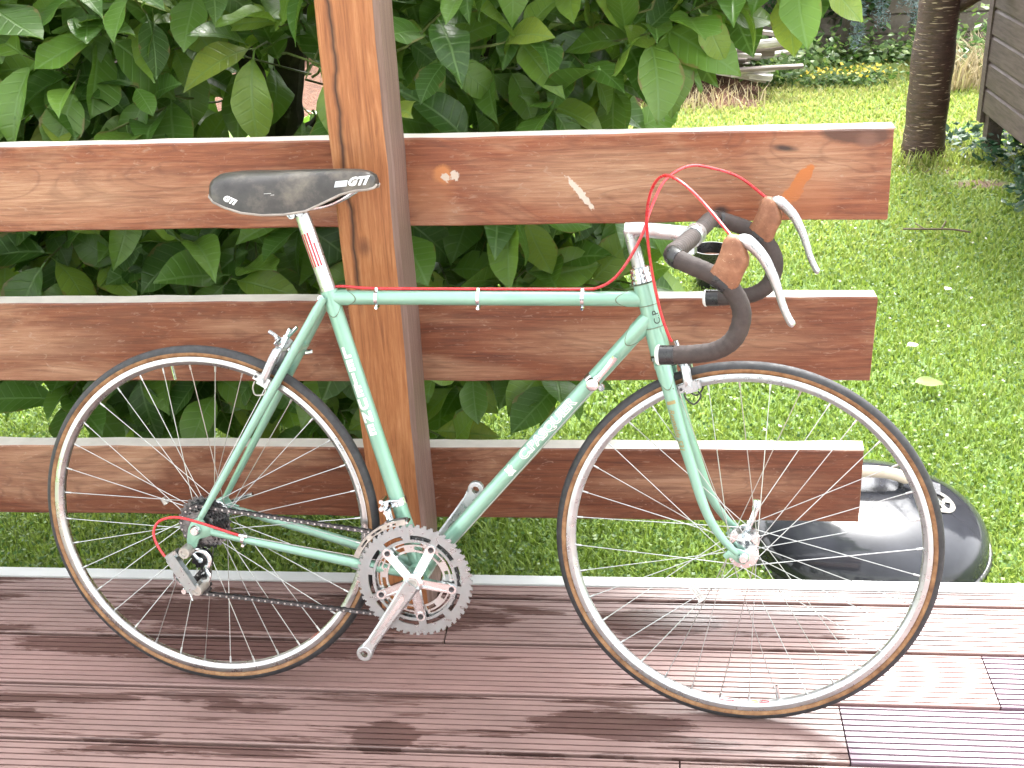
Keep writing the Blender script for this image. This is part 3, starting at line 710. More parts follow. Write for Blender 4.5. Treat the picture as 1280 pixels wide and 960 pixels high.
for i, ch in enumerate('LEJEUNE'):
    vs, fs = glyphs(ch, 0.026, 0.0016, 0, ('x', 0.002)); vs = [V((v.x * 1.0, v.y, 0)) for v in vs]
    s0 = (ST_T - BB).length - 0.114 - 0.0245 * i
    decal('lettering', vs, fs, wrap(BB, dST, 0.0146, s0, R(-3), 'y'), 'white_paint', SEAT_TUBE)
vs, fs = glyphs('C.P', 0.017, 0.0001, 0, ('y', 0.0015))
decal('lettering', [V((v.x, -v.y, 0)) for v in vs], fs, wrap(on_axis(0.673), KU, 0.0166, 0.068, R(36)), 'dark_print', HEAD_TUBE)

# headset, stem, seatpost -------------------------------------------
hs_ = MB().lathe([(0.0165, 0.0), (0.019, 0.002), (0.019, 0.007), (0.0165, 0.009), (0.0185, 0.011), (0.0185, 0.016), (0.016, 0.018), (0.0175, 0.020), (0.0175, 0.026), (0.0125, 0.028)], on_axis(0.797), KU, 16)
hs_.build('headset_cup', 'chrome', bike)
hs_ = MB().lathe([(0.0165, 0.0), (0.0195, -0.002), (0.0195, -0.008), (0.017, -0.010), (0.0185, -0.012), (0.0165, -0.016)], on_axis(0.675), KU, 24)
hs_.build('headset_cup', 'chrome', bike)
st = MB(); q0 = on_axis(0.820); q1 = on_axis(0.887); CL = V((0.8945, 0, 0.8805))
st.xf = BAR
st.tube([q0, q0.lerp(q1, 0.8), q1], [0.0110, 0.0112, 0.0116], 16)
st.tube([q1 + V((-0.0065, 0, -0.001)), q1 + V((0.02, 0, 0.0)), V((0.86, 0, 0.8835)), CL], [0.0118, 0.0122, 0.0125, 0.0135], 16, flat=((0, 0, 1), 1.05))
STEM = st.build('stem', 'silver_paint', bike)
st = MB(); st.xf = BAR
st.tube([CL + V((0, -0.021, 0)), CL + V((0, -0.017, 0)), CL + V((0, 0.017, 0)), CL + V((0, 0.021, 0))], [0.0165, 0.018, 0.018, 0.0165], 20)
st.obox(CL + V((-0.004, 0, -0.021)), (0.007, 0, 0), (0, 0.012, 0), (0, 0, 0.009)); st.build('clamp', 'silver_paint', STEM)
sp0 = ST_T + dST * (-0.01); sp1 = V((0.2145, 0, 0.9075))
POST_ = MB().tube([sp0, sp0.lerp(sp1, 0.85), sp1], [0.0134, 0.0134, 0.0125], 24).build('seatpost', 'silver_paint', bike)
dsp = (sp1 - sp0).normalized()
for k, th in enumerate((-38, -14, 10, 34)):        # red-filled flutes
    a0, a1 = (0.056, 0.117) if th != 34 else (0.056, 0.098)
    e1, e2 = V((0, -1, 0)), dsp.cross(V((0, -1, 0))); e2 = -e2 if e2.x < 0 else e2
    u = e1 * math.cos(R(th)) + e2 * math.sin(R(th)); w_ = dsp.cross(u)
    MB().obox(sp0 + dsp * ((a0 + a1) / 2) + u * 0.0132, dsp * (a1 - a0) / 2, u * 0.0005, w_ * 0.0013).build('flute', 'red_paint', POST_, smooth=False)
cl = MB()
cl.tube([V((0.190, 0, 0.9045)), V((0.205, 0, 0.9125)), V((0.222, 0, 0.9215)), V((0.236, 0, 0.928))], [0.008, 0.0125, 0.0125, 0.008], 14, flat=((0, 0, 1), 0.75))
cl.box((0.196, -0.026, 0.9135), (0.232, 0.026, 0.9195))
for x, z in ((0.2000, 0.9075), (0.2140, 0.9125)): cl.lathe([(0.0, -0.019), (0.003, -0.019), (0.003, -0.016), (0.0068, -0.016), (0.0068, 0.0)], (x, 0, z), (0, 1, 0), 14)
cl.build('saddle_clamp', 'chrome', POST_)

# saddle ------------------------------------------------------------
def saddle():
    xs = [0.0645, 0.067, 0.078, 0.100, 0.130, 0.165, 0.20, 0.235, 0.265, 0.295, 0.320, 0.340, 0.350, 0.3535]
    top = [0.962, 0.9725, 0.979, 0.982, 0.983, 0.983, 0.984, 0.985, 0.986, 0.9865, 0.986, 0.9825, 0.977, 0.970]
    bot = [0.946, 0.942, 0.934, 0.925, 0.917, 0.913, 0.913, 0.9175, 0.931, 0.945, 0.951, 0.9525, 0.955, 0.960]
    hw = [0.040, 0.050, 0.060, 0.0635, 0.067, 0.063, 0.053, 0.042, 0.033, 0.0265, 0.023, 0.0205, 0.016, 0.008]
    m = 17; vs = []
    for x, t, b, h in zip(xs, top, bot, hw):
        for j in range(m):
            a = math.pi * j / (m - 1); c, s_ = math.cos(a), math.sin(a)
            y = h * math.copysign(abs(c) ** 0.62, c); z = b + (t - b) * (s_ ** 0.72)
            if 0.35 < a < math.pi - 0.35 and 0.09 < x < 0.2: z -= 0.0035 * math.exp(-(y / 0.012) ** 2)
            vs.append((x, y, z))
    # inner skin so the shell has thickness
    n0 = len(vs)
    for x, t, b, h in zip(xs, top, bot, hw):
        for j in range(m):
            a = math.pi * j / (m - 1); c, s_ = math.cos(a), math.sin(a)
            vs.append((0.21 + (x - 0.21) * 0.985, (h - 0.003) * math.copysign(abs(c) ** 0.62, c), b + (t - b - 0.012) * (s_ ** 0.72)))
    fs = []; k = len(xs)
    for o, fl in ((0, 0), (n0, 1)):
        for i in range(k - 1):
            for j in range(m - 1):
                q = (o + i * m + j, o + i * m + j + 1, o + (i + 1) * m + j + 1, o + (i + 1) * m + j); fs.append(q[::-1] if fl else q)
        if not fl: continue
    for i in range(k - 1):
        for j in (0, m - 1): fs.append((i * m + j, (i + 1) * m + j, n0 + (i + 1) * m + j, n0 + i * m + j))
    for i in (0, k - 1):
        for j in range(m - 1): fs.append((i * m + j, i * m + j + 1, n0 + i * m + j + 1, n0 + i * m + j))
    S = MB().add(vs, fs).build('saddle', 'worn_black_leather', bike, angle=60)
    # lower lip along the near skirt
    rim = [V((x, -h, b)) for x, b, h in zip(xs, bot, hw)]; rim2 = [V((x, h, b)) for x, b, h in zip(xs, bot, hw)]
    MB().tube(rim[::-1] + rim2, 0.0022, 7).build('edge_piping', 'pale_wood', S).data.materials[0] = M['old_timber']
    for s_ in (-1, 1):
        MB().tube(smooth_path([(0.335, s_ * 0.012, 0.962), (0.28, s_ * 0.020, 0.930), (0.235, s_ * 0.022, 0.920), (0.19, s_ * 0.022, 0.914), (0.14, s_ * 0.03, 0.925), (0.10, s_ * 0.042, 0.950)], 5), 0.0036, 9).build('rail', 'chrome', S)
    def on_side(x0, z0, tilt):
        def f(v):
            x = x0 + v.x * math.cos(tilt) - v.y * math.sin(tilt); z = z0 + v.x * math.sin(tilt) + v.y * math.cos(tilt)
            t = np.interp(x, xs, top); b = np.interp(x, xs, bot); h = np.interp(x, xs, hw)
            q = min(1, max(0, (z - b) / (t - b))); a = math.asin(min(1, q ** (1 / 0.72)))
            return V((x, -(h * math.cos(a) ** 0.62) - 0.0012, z))
        return f
    vs, fs = glyphs('GTI', 0.0185, 0.0011, 0.45, ('y', 0.002)); vs = [V((v.x * 1.1, v.y, 0)) for v in vs]
    decal('lettering', vs, fs, on_side(0.3225, 0.9665, R(4)), 'white_paint', S)
    grid = [V((x + 0.3 * y, y, 0)) for y in (-0.0055, 0, 0.0045) for x in (-0.011, -0.004, 0.003, 0.010)]
    decal('label', grid, [(i * 4 + j, i * 4 + j + 1, i * 4 + j + 5, i * 4 + j + 4) for i in (0, 1) for j in range(3)], on_side(0.297, 0.9635, R(5)), 'silver_paint', S)
    vs, fs = glyphs('GTI', 0.013, 0.001, 0.35, ('y', 0.002)); vs = [V((v.x * 1.1, v.y, 0)) for v in vs]
    decal('lettering', vs, fs, on_side(0.109, 0.9385, R(-22)), 'white_paint', S)
    for (x, z, l) in ((0.176, 0.949, 0.012), (0.184, 0.9465, 0.006)):
        g2 = [V((a, b, 0)) for b in (-0.0003, 0.0003) for a in (-l / 2, 0, l / 2)]
        decal('scuff', g2, [(0, 1, 4, 3), (1, 2, 5, 4)], on_side(x, z, R(2)), 'reflector', S)
saddle()

# fork --------------------------------------------------------------
fk = MB(); fk.xf = FORK
fk.tube([on_axis(0.664) + V((0, -0.034, -0.004)), on_axis(0.664) + V((0, -0.02, 0)), on_axis(0.664), on_axis(0.664) + V((0, 0.02, 0)), on_axis(0.664) + V((0, 0.034, -0.004))], [0.011, 0.0135, 0.0165, 0.0135, 0.011], 16)
CROWN = fk.build('fork_crown', G, bike)
bp = [(0.8475, 0.030, 0.664), (0.8655, 0.033, 0.602), (0.8785, 0.036, 0.556), (0.8945, 0.039, 0.506), (0.9265, 0.046, 0.414), (0.9555, 0.050, 0.367), (0.982, 0.0515, 0.341)]
for s in (-1, 1):
    pts = smooth_path([(x, s * y, z) for x, y, z in bp], 5)
    rr = [0.0128 - 0.0073 * (i / (len(pts) - 1)) ** 1.2 for i in range(len(pts))]
    m_ = MB(); m_.xf = FORK; m_.tube(pts, rr, 16, flat=((0, 1, 0), 0.85))
    bl_ = m_.build('fork_blade', G, bike)
    ln = MB(); ln.xf = FORK
    p0 = V((0.8475, s * 0.030, 0.664)); d0 = (V((0.8655, s * 0.033, 0.602)) - p0).normalized(); sock = MB(); sock.xf = FORK
    lug(sock, ln, p0, d0, 0.0140, 0.042, 0.5); sock.build('crown_socket', G, bl_); ln.build('crown_lining', 'lug_line', bl_)
    dp = MB(); dp.xf = FORK
    dp.plate([(0.972, 0.352), (0.965, 0.344), (0.958, 0.336), (0.963, 0.330), (0.972, 0.333), (0.983, 0.325), (0.995, 0.322), (1.003, 0.330), (1.002, 0.342), (0.990, 0.348)], s * 0.0515 - 0.0025, s * 0.0515 + 0.0025, 0.001)
    dp.build('fork_dropout', G, bl_)
    if s < 0:
        vs, fs = glyphs('Reynolds 531', 0.0135, 0.0003, 0.3, ('y', 0.0015))
        a, b = V((0.8655, -0.033, 0.602)), V((0.8945, -0.039, 0.506)); dd = (b - a).normalized()
        f0 = wrap(a, dd, 0.0118, 0.048, R(-28)); decal('lettering', vs, fs, lambda v: FORK(f0(v)), 'gold_print', bl_)
        grid = [V((x, y, 0)) for y in (-0.008, -0.004, 0, 0.004, 0.008) for x in (-0.003, 0.003)]
        f1 = wrap(a, dd, 0.0124, 0.0, R(-8)); decal('transfer', grid, [(2 * i, 2 * i + 1, 2 * i + 3, 2 * i + 2) for i in range(4)], lambda v: FORK(f1(v)), 'gold_print', bl_)

# handlebar ---------------------------------------------------------
CB = CL
half = [(0.0, 0.0, 0.0), (0.0, -0.055, 0.0), (-0.001, -0.12, 0.0), (-0.002, -0.160, 0.0), (0.006, -0.186, -0.002), (0.030, -0.197, -0.010), (0.062, -0.200, -0.022), (0.088, -0.200, -0.038), (0.106, -0.200, -0.064), (0.110, -0.200, -0.090), (0.099, -0.201, -0.120), (0.073, -0.202, -0.139), (0.035, -0.203, -0.147), (-0.012, -0.204, -0.151)]
hb = MB(); hb.xf = BAR; hb.cyl(CB + V((0, -0.06, 0)), CB + V((0, 0.06, 0)), 0.0128, n=20)
HB = hb.build('handlebar', 'silver_paint', bike)
def hood_outline():
    return [(0.060, -0.018), (0.070, -0.004), (0.077, 0.014), (0.081, 0.030), (0.088, 0.038), (0.099, 0.037), (0.108, 0.030), (0.113, 0.018), (0.118, 0.004), (0.117, -0.008), (0.110, -0.022), (0.104, -0.040), (0.097, -0.047), (0.086, -0.043), (0.072, -0.031)]
for s in (-1, 1):
    path = [CB + V((x, -s * y, z)) for x, y, z in half]; sm = smooth_path(path, 8)
    fine = resample(sm, 0.0025); L0 = 0.022 / 0.0025; fine = fine[int(L0):]
    k = len(fine); rr = [0.0140 + 0.0007 * ((i * 0.0025 / 0.013) % 1.0) for i in range(k)]
    t_ = MB(); t_.xf = BAR; t_.tube(fine[:k - 9], rr[:k - 9], 16); t_.build('tape', 'brown_cloth_tape', HB, angle=50)
    e_ = MB(); e_.xf = BAR; e_.tube(fine[k - 10:], 0.0151, 18); e_.build('end_band', 'black_plastic', HB)
    d_ = (fine[-1] - fine[-2]).normalized(); e_ = MB(); e_.xf = BAR; e_.tube([fine[-1], fine[-1] + d_ * 0.003, fine[-1] + d_ * 0.006], [0.0158, 0.0158, 0.0125], 18); e_.build('end_plug', 'white_paint', HB)
    for f0, f1 in ((0.175, 0.200), (0.258, 0.286)):
        a_, b_ = int(f0 / 0.0025) - int(L0), int(f1 / 0.0025) - int(L0)
        e_ = MB(); e_.xf = BAR; e_.tube(fine[a_:b_], 0.0153, 18); e_.build('black_band', 'black_plastic', HB)
    yy = s * 0.200
    LV = empty('brake_lever', (0, 0, 0), bike)
    h_ = MB(); h_.xf = BAR; h_.plate([(CB.x + x, CB.z + z) for x, z in hood_outline()], yy - 0.0150, yy + 0.0150, 0.008); h_.build('hood', 'brown_hood_rubber', LV, angle=55)
    lp = smooth_path([CB + V(p) for p in ((0.100, yy, 0.028), (0.110, yy, 0.030), (0.122, yy, 0.023), (0.139, yy, 0.005), (0.153, yy, -0.020), (0.163, yy, -0.045), (0.171, yy, -0.068), (0.181, yy, -0.088), (0.187, yy, -0.094))], 5)
    n_ = len(lp); w_ = [np.interp(i / (n_ - 1), (0, 0.18, 0.4, 0.7, 0.93, 1), (0.0075, 0.0105, 0.0085, 0.0060, 0.0058, 0.0035)) for i in range(n_)]
    l_ = MB(); l_.xf = BAR; l_.tube(lp, w_, 12, flat=((0, 1, 0), 1.0, [np.interp(i / (n_ - 1), (0, 0.3, 1), (1.05, 1.0, 1.25)) for i in range(n_)])); l_.build('lever_blade', 'silver_paint', LV)
def hb_point(x, y, z): return BAR(CB + V((x, y, z)))
# cables ------------------------------------------------------------
c1 = smooth_path([hb_point(0.094, -0.2, 0.032), V((0.914, -0.176, 0.946)), V((0.878, -0.145, 0.976)), V((0.850, -0.112, 0.985)), V((0.830, -0.082, 0.968)), V((0.819, -0.058, 0.930)), V((0.818, -0.040, 0.885)), V((0.826, -0.028, 0.82)), V((0.840, -0.022, 0.755)), V((0.854, -0.016, 0.712)), V((0.860, -0.012, 0.700))], 8)
MB().tube(c1, 0.0026, 10).build('brake_cable', 'red_cable', bike)
c2 = smooth_path([hb_point(0.094, 0.2, 0.032), V((0.968, 0.165, 0.957)), V((0.925, 0.128, 0.976)), V((0.880, 0.085, 0.985)), V((0.842, 0.045, 0.965)), V((0.822, 0.012, 0.925)), V((0.808, -0.020, 0.880)), V((0.786, -0.026, 0.838)), V((0.762, -0.016, 0.806)), V((0.735, -0.004, 0.7885)), V((0.700, 0, 0.7840)), V((0.52, 0, 0.7812)), V((0.34, 0, 0.7790)), V((0.270, 0.003, 0.7805)), V((0.240, 0.0, 0.762)), V((0.222, 0.0, 0.722)), V((0.200, -0.002, 0.695))], 8)
MB().tube(c2, 0.0026, 10).build('brake_cable', 'red_cable', bike)
c3 = smooth_path([V((0.089, -0.061, 0.325)), V((0.060, -0.066, 0.335)), V((0.015, -0.074, 0.352)), V((-0.028, -0.080, 0.363)), V((-0.060, -0.084, 0.356)), V((-0.0725, -0.087, 0.335)), V((-0.066, -0.090, 0.311)), V((-0.052, -0.092, 0.290))], 8)
MB().tube(c3, 0.0026, 10).build('gear_cable', 'red_cable', bike)
MB().tube([V((0.089, -0.060, 0.326)), V((0.34, -0.036, 0.282)), BB + V((0.01, -0.012, -0.018))], 0.0008, 6).build('gear_wire', 'spoke_steel', bike)
MB().tube([BB + V((0.0, -0.030, -0.015)), V((0.437, -0.030, 0.300)), V((0.378, -0.022, 0.350))], 0.0008, 6).build('gear_wire', 'spoke_steel', bike)
for s in (-1, 1): MB().tube([V((0.728, s * 0.018, 0.612)), V((0.44, s * 0.016, 0.272))], 0.0007, 6).build('gear_wire', 'spoke_steel', bike)
for x in (0.344, 0.526, 0.707):                    # three clips on the top tube
    c = TT_A + dTT * ((x - TT_A.x) / dTT.x); t_ = MB()
    t_.lathe([(0.0128, -0.0030), (0.0136, -0.0030), (0.0136, 0.0030), (0.0128, 0.0030)], c, dTT, 20)
    t_.tube([c + V((0, -0.004, 0.0115)), c + V((0, -0.0035, 0.0178)), c + V((0, 0.0035, 0.0178)), c + V((0, 0.004, 0.0115))], 0.0014, 6, flat=((1, 0, 0), 2.1))
    t_.obox(c + V((0, -0.002, -0.0155)), (0.0018, 0, 0), (0, 0.004, 0), (0, 0, 0.004)); t_.cyl(c + V((0, -0.010, -0.0165)), c + V((0, 0.006, -0.0165)), 0.0028, n=8)
    t_.build('cable_clip', 'chrome', bike)
c = V((0.088, -0.0555, 0.3185)); d_ = V((-0.97, 0.03, 0.2)).normalized(); t_ = MB(); t_.lathe([(0.0088, -0.003), (0.0096, -0.003), (0.0096, 0.003), (0.0088, 0.003)], c, d_, 16); t_.cyl(c + V((0, -0.008, -0.011)), c + V((0, 0.004, -0.011)), 0.003, n=8); t_.cyl(V((0.098, -0.0605, 0.325)), V((0.082, -0.0615, 0.327)), 0.0036, n=10); t_.build('cable_clip', 'chrome', bike)

# wheels ------------------------------------------------------------
_spoke_meshes = {}
def wheel(centre, extra_rot, flange, fr, name='wheel', front=True):
    W_ = empty(name, (0, 0, 0), bike)
    m3 = extra_rot; W_.matrix_local = Matrix.Translation(centre) @ m3.to_4x4()
    nm = 20; prof = [(0.3222 + 0.0112 * math.cos(2 * math.pi * j / nm), 0.0108 * math.sin(2 * math.pi * j / nm)) for j in range(nm)]
    MB().lathe(prof, n=120, closed=True).build('tyre', 'tan_sidewall', W_)
    cap = []
    A = 88
    for a in np.linspace(-A, A, 13): cap.append((0.3222 + 0.0117 * math.cos(R(a)), 0.0113 * math.sin(R(a))))
    for a in np.linspace(A, -A, 13): cap.append((0.3222 + 0.0109 * math.cos(R(a)), 0.0105 * math.sin(R(a))))
    MB().lathe(cap, n=120, closed=True).build('tread', 'black_rubber', W_)
    MB().lathe([(0.3145, -0.0098), (0.3135, -0.0104), (0.3060, -0.0106), (0.3052, -0.0098), (0.3010, -0.0075), (0.2985, -0.0040), (0.2980, 0), (0.2985, 0.0040), (0.3010, 0.0075), (0.3052, 0.0098), (0.3060, 0.0106), (0.3135, 0.0104), (0.3145, 0.0098), (0.3115, 0.006), (0.3105, 0), (0.3115, -0.006)], n=120, closed=True).build('rim', 'silver_paint' if front else 'aluminium', W_)
    h = MB(); f = flange
    if front: h.lathe([(0.0, -0.052), (0.004, -0.052), (0.0045, -0.047), (0.0085, -0.046), (0.0085, -f - 0.004), (0.012, -f - 0.003), (fr, -f - 0.0015), (fr, -f + 0.0015), (0.013, -f + 0.003), (0.010, -f + 0.010), (0.0095, 0), (0.010, f - 0.010), (0.013, f - 0.003), (fr, f - 0.0015), (fr, f + 0.0015), (0.012, f + 0.003), (0.0085, f + 0.004), (0.0085, 0.046), (0.0045, 0.047), (0.004, 0.052), (0.0, 0.052)], n=28)
    else: h.lathe([(0.0, -0.060), (0.005, -0.060), (0.005, -0.050), (0.012, -0.046), (0.013, -0.022), (fr, -0.0205), (fr, -0.0175), (0.014, -0.015), (0.011, 0), (0.012, 0.026), (fr, 0.0325), (fr, 0.0355), (0.013, 0.038), (0.009, 0.050), (0.005, 0.052), (0.005, 0.060), (0.0, 0.060)], n=28)
    h.build('hub', 'chrome', W_)
    fz = (-f, f) if front else (-0.019, 0.034)
    for i in range(36):
        side = i % 2; y = fz[side]; rim_a = 2 * math.pi * (i + 0.35) / 36; lead = 1 if (i // 2) % 2 else -1
        hub_a = rim_a + lead * R(63)
        out = 0.0016 * (1 if (i // 2) % 2 else -1)
        a = V((math.cos(hub_a) * (fr - 0.003), y + out, math.sin(hub_a) * (fr - 0.003))); b = V((math.cos(rim_a) * 0.3005, (0.0015 if side else -0.0015), math.sin(rim_a) * 0.3005))
        L = (b - a).length; key = round(L, 4)
        if key not in _spoke_meshes:
            m_ = MB(); m_.tube([(0, 0, 0), (0, 0, L - 0.013)], 0.00082, 6); m_.tube([(0, 0, L - 0.013), (0, 0, L - 0.003), (0, 0, L + 0.002)], [0.0019, 0.0019, 0.0024], 6); m_.tube([(0, 0, -0.001), (0, 0, 0.0015)], 0.002, 6)
            _spoke_meshes[key] = m_.mesh('spoke', 'spoke_steel')
        o = link('spoke', _spoke_meshes[key], W_); q = (b - a).to_track_quat('Z', 'Y'); mm = q.to_matrix().to_4x4(); mm.translation = a; o.matrix_local = mm
    va = R(100 if not front else -76)
    MB().tube([V((math.cos(va) * 0.300, 0, math.sin(va) * 0.300)), V((math.cos(va) * 0.272, 0, math.sin(va) * 0.272))], 0.0028, 8).build('valve', 'chrome', W_)
    return W_
mf = Matrix.Rotation(-R(2.5), 3, KU)
FW = wheel(FORK(AX_F), mf, 0.034, 0.0265)
RW = wheel(AX_R, Matrix.Rotation(-R(1.1), 3, V((0, 0, 1))), 0.03, 0.0225, front=False)
def rim_patch(W_, a0, a1, r0, r1, y, mat, name='sticker'):
    n_ = 6; vs = []; 
    for i in range(n_ + 1):
        a = R(a0 + (a1 - a0) * i / n_); k = 1 - abs(2 * i / n_ - 1) ** 3 * 0.8
        rm, hw = (r0 + r1) / 2, (r1 - r0) / 2 * k
        for r_, yy in ((rm - hw, y[0]), (rm + hw, y[1])): vs.append((math.cos(a) * r_, yy, math.sin(a) * r_))
    me = bpy.data.meshes.new(name); me.from_pydata(vs, [], [(2 * i, 2 * i + 1, 2 * i + 3, 2 * i + 2) for i in range(n_)]); me.materials.append(M[mat]); return link(name, me, W_)
rim_patch(FW, -96.5, -91.5, 0.2976, 0.2998, (-0.0010, -0.0066), 'red_paint'); rim_patch(FW, -83.0, -79.5, 0.2976, 0.2998, (-0.0010, -0.0066), 'red_paint'); rim_patch(FW, -86.2, -83.4, 0.2977, 0.2996, (-0.0012, -0.0060), 'yellow_paint')
rim_patch(RW, -52, -46, 0.2976, 0.2998, (-0.0010, -0.0066), 'red_paint')
cp = MB(); a = R(-131); p = V((math.cos(a) * 0.085, -0.020, math.sin(a) * 0.085))           # small clear clip on the lower spokes
a_ = V((0.6, 0, -0.8)); b_ = V((0.8, 0, 0.6))
for k in (-1, 0, 1): cp.obox(V((-0.078, -0.016, -0.088)) + b_ * 0.0045 * k, a_ * (0.016 - 0.003 * abs(k)), V((0, 0.003, 0)), b_ * 0.0016)
for k in (-1, 1): cp.obox(V((-0.078, -0.016, -0.088)) + a_ * 0.014 * k, a_ * 0.0025, V((0, 0.004, 0)), b_ * 0.007)
cp.build('spoke_clip', 'reflector', FW)
q = MB(); q.xf = FORK
q.tube([AX_F + V((0, 0.052, 0)), AX_F + V((0, 0.066, 0.002))], 0.009, 14); q.tube(smooth_path([AX_F + V((0, 0.064, 0.0)), AX_F + V((0.010, 0.069, 0.022)), AX_F + V((0.017, 0.073, 0.045)), AX_F + V((0.019, 0.075, 0.060))], 4), [0.005] * 4 + [0.0055] * 4 + [0.0075] * 4 + [0.0075], 10, flat=((0, 1, 0), 0.6))
q.build('quick_release', 'chrome', bike); q = MB(); q.xf = FORK; q.tube([AX_F + V((0, -0.052, 0)), AX_F + V((0, -0.056, 0)), AX_F + V((0, -0.061, 0))], [0.0095, 0.0095, 0.006], 14)
q.build('axle_nut', 'chrome', bike)
q = MB(); q.tube([AX_R + V((0, -0.063, 0)), AX_R + V((0, -0.068, 0)), AX_R + V((0, -0.074, 0))], [0.0105, 0.0105, 0.007], 14); q.build('axle_nut', 'chrome', bike); q = MB(); q.tube([AX_R + V((0, 0.063, 0)), AX_R + V((0, 0.074, 0))], 0.009, 14)
q.tube(smooth_path([AX_R + V((0, 0.072, 0)), AX_R + V((0.025, 0.078, 0.012)), AX_R + V((0.055, 0.08, 0.022))], 4), 0.005, 8); q.build('quick_release', 'chrome', bike)

# drivetrain --------------------------------------------------------
FWL = empty('freewheel', (0, 0, 0), bike)
def toothed(mb, T, y0, y1, c, inner, a0=0.0):
    r_ = 0.0127 / (2 * math.sin(math.pi / T)); rl = [inner, r_ * 0.80, r_ - 0.0035, r_ + 0.0002, r_ + 0.0035]
    mb.polar(rl, T * 4, lambda i, j: j < 3 or i % 4 in (0, 1), y0, y1, c, a0); return r_
for T, y in ((24, -0.0235), (21, -0.0285), (19, -0.0335), (17, -0.0385), (15, -0.0435), (14, -0.0485)):
    m_ = MB(); toothed(m_, T, y - 0.001, y + 0.001, (0, 0.334), 0.014); m_.build('sprocket', 'steel_dark', FWL, smooth=False)
MB().lathe([(0.0, -0.0555), (0.010, -0.0555), (0.0165, -0.052), (0.0165, -0.021), (0.0, -0.021)], (0, 0, 0.334), (0, 1, 0), 24).build('freewheel_body', 'steel_dark', FWL)

CS = empty('crankset', (0, 0, 0), bike); bc = (BB.x, BB.z)
YO, YI = -0.0465, -0.0385
m_ = MB()                                          # outer ring: 52 teeth, ten long slots, five tabs
nth = 260
m_.polar([0.0660, 0.0740, 0.0790, 0.0830, 0.0870, 0.1025], nth, lambda i, j: (min((i / nth * 360) % 72, 72 - (i / nth * 360) % 72) < 7.5) if j == 0 else (not (4.5 < ((i / nth * 360) % 36) < 31.5) if j in (2, 3) else True), YO - 0.0014, YO + 0.0014, bc, R(90 + 36 + 8))
m_.polar([0.1022, 0.1046, 0.1078], 208, lambda i, j: (i % 4 != 3) if j == 0 else (i % 4 in (0, 1)), YO - 0.0010, YO + 0.0010, bc)
m_.build('chainring', 'satin_aluminium', CS, smooth=False)
m_ = MB()
m_.polar([0.0520, 0.0560, 0.0635, 0.0665, 0.0705, 0.0735], 240, lambda i, j: not (10 < ((i / 240 * 360) % 36) < 28) if j == 1 else ((min((i / 240 * 360 + 36) % 72, 72 - (i / 240 * 360 + 36) % 72) < 13) if j == 3 else True), YI - 0.0014, YI + 0.0014, bc, R(90 + 8))
m_.polar([0.0733, 0.0746, 0.0770], 148, lambda i, j: (i % 4 != 3) if j == 0 else (i % 4 in (0, 1)), YI - 0.0010, YI + 0.0010, bc)
m_.build('chainring', 'aluminium', CS, smooth=False)
sp = MB()
for k in range(5):
    a = R(90 + 8 + 36 + 72 * k); d = V((math.cos(a), 0, math.sin(a))); e = V((-math.sin(a), 0, math.cos(a))); c0 = V((BB.x, 0, BB.z))
    for s in (-1, 1):                              # two flanges and a thin web: an I-section arm
        sp.add([c0 + d * 0.014 + e * s * 0.0085 + V((0, -0.056, 0)), c0 + d * 0.014 + e * s * 0.0055 + V((0, -0.056, 0)), c0 + d * 0.068 + e * s * 0.0055 + V((0, -0.0500, 0)), c0 + d * 0.068 + e * s * 0.0085 + V((0, -0.0500, 0)),
                c0 + d * 0.014 + e * s * 0.0085 + V((0, -0.044, 0)), c0 + d * 0.014 + e * s * 0.0055 + V((0, -0.044, 0)), c0 + d * 0.068 + e * s * 0.0055 + V((0, -0.0425, 0)), c0 + d * 0.068 + e * s * 0.0085 + V((0, -0.0425, 0))],
               [(0, 1, 2, 3), (7, 6, 5, 4), (0, 4, 5, 1), (1, 5, 6, 2), (2, 6, 7, 3), (3, 7, 4, 0)])
    sp.add([c0 + d * 0.012 - e * 0.006 + V((0, -0.0515, 0)), c0 + d * 0.012 + e * 0.006 + V((0, -0.0515, 0)), c0 + d * 0.067 + e * 0.006 + V((0, -0.0485, 0)), c0 + d * 0.067 - e * 0.006 + V((0, -0.0485, 0)),
            c0 + d * 0.012 - e * 0.006 + V((0, -0.0465, 0)), c0 + d * 0.012 + e * 0.006 + V((0, -0.0465, 0)), c0 + d * 0.067 + e * 0.006 + V((0, -0.0445, 0)), c0 + d * 0.067 - e * 0.006 + V((0, -0.0445, 0))],
           [(0, 1, 2, 3), (7, 6, 5, 4), (0, 4, 5, 1), (1, 5, 6, 2), (2, 6, 7, 3), (3, 7, 4, 0)])
    sp.lathe([(0.0, -0.0502), (0.0088, -0.0502), (0.0088, -0.0435), (0.0, -0.0435)], c0 + d * 0.0700, (0, 1, 0), 16)
    MB().lathe([(0.0022, -0.0515), (0.0048, -0.0522), (0.0054, -0.0505), (0.0054, -0.034), (0.0, -0.034)], c0 + d * 0.0700, (0, 1, 0), 14).build('chainring_bolt', 'bolt_dark', CS)
sp.lathe([(0.0, -0.0635), (0.0135, -0.0635), (0.0185, -0.0605), (0.0195, -0.052), (0.0175, -0.040), (0.012, -0.036), (0, -0.036)], (BB.x, 0, BB.z), (0, 1, 0), 32)
sp.build('spider', 'chrome', CS, angle=30)
MB().lathe([(0.0, -0.0640), (0.0045, -0.0640), (0.0045, -0.0655), (0.0085, -0.0662), (0.0100, -0.0640), (0.0100, -0.060)], (BB.x, 0, BB.z), (0, 1, 0), 20).build('crank_bolt', 'grey_metal', CS)
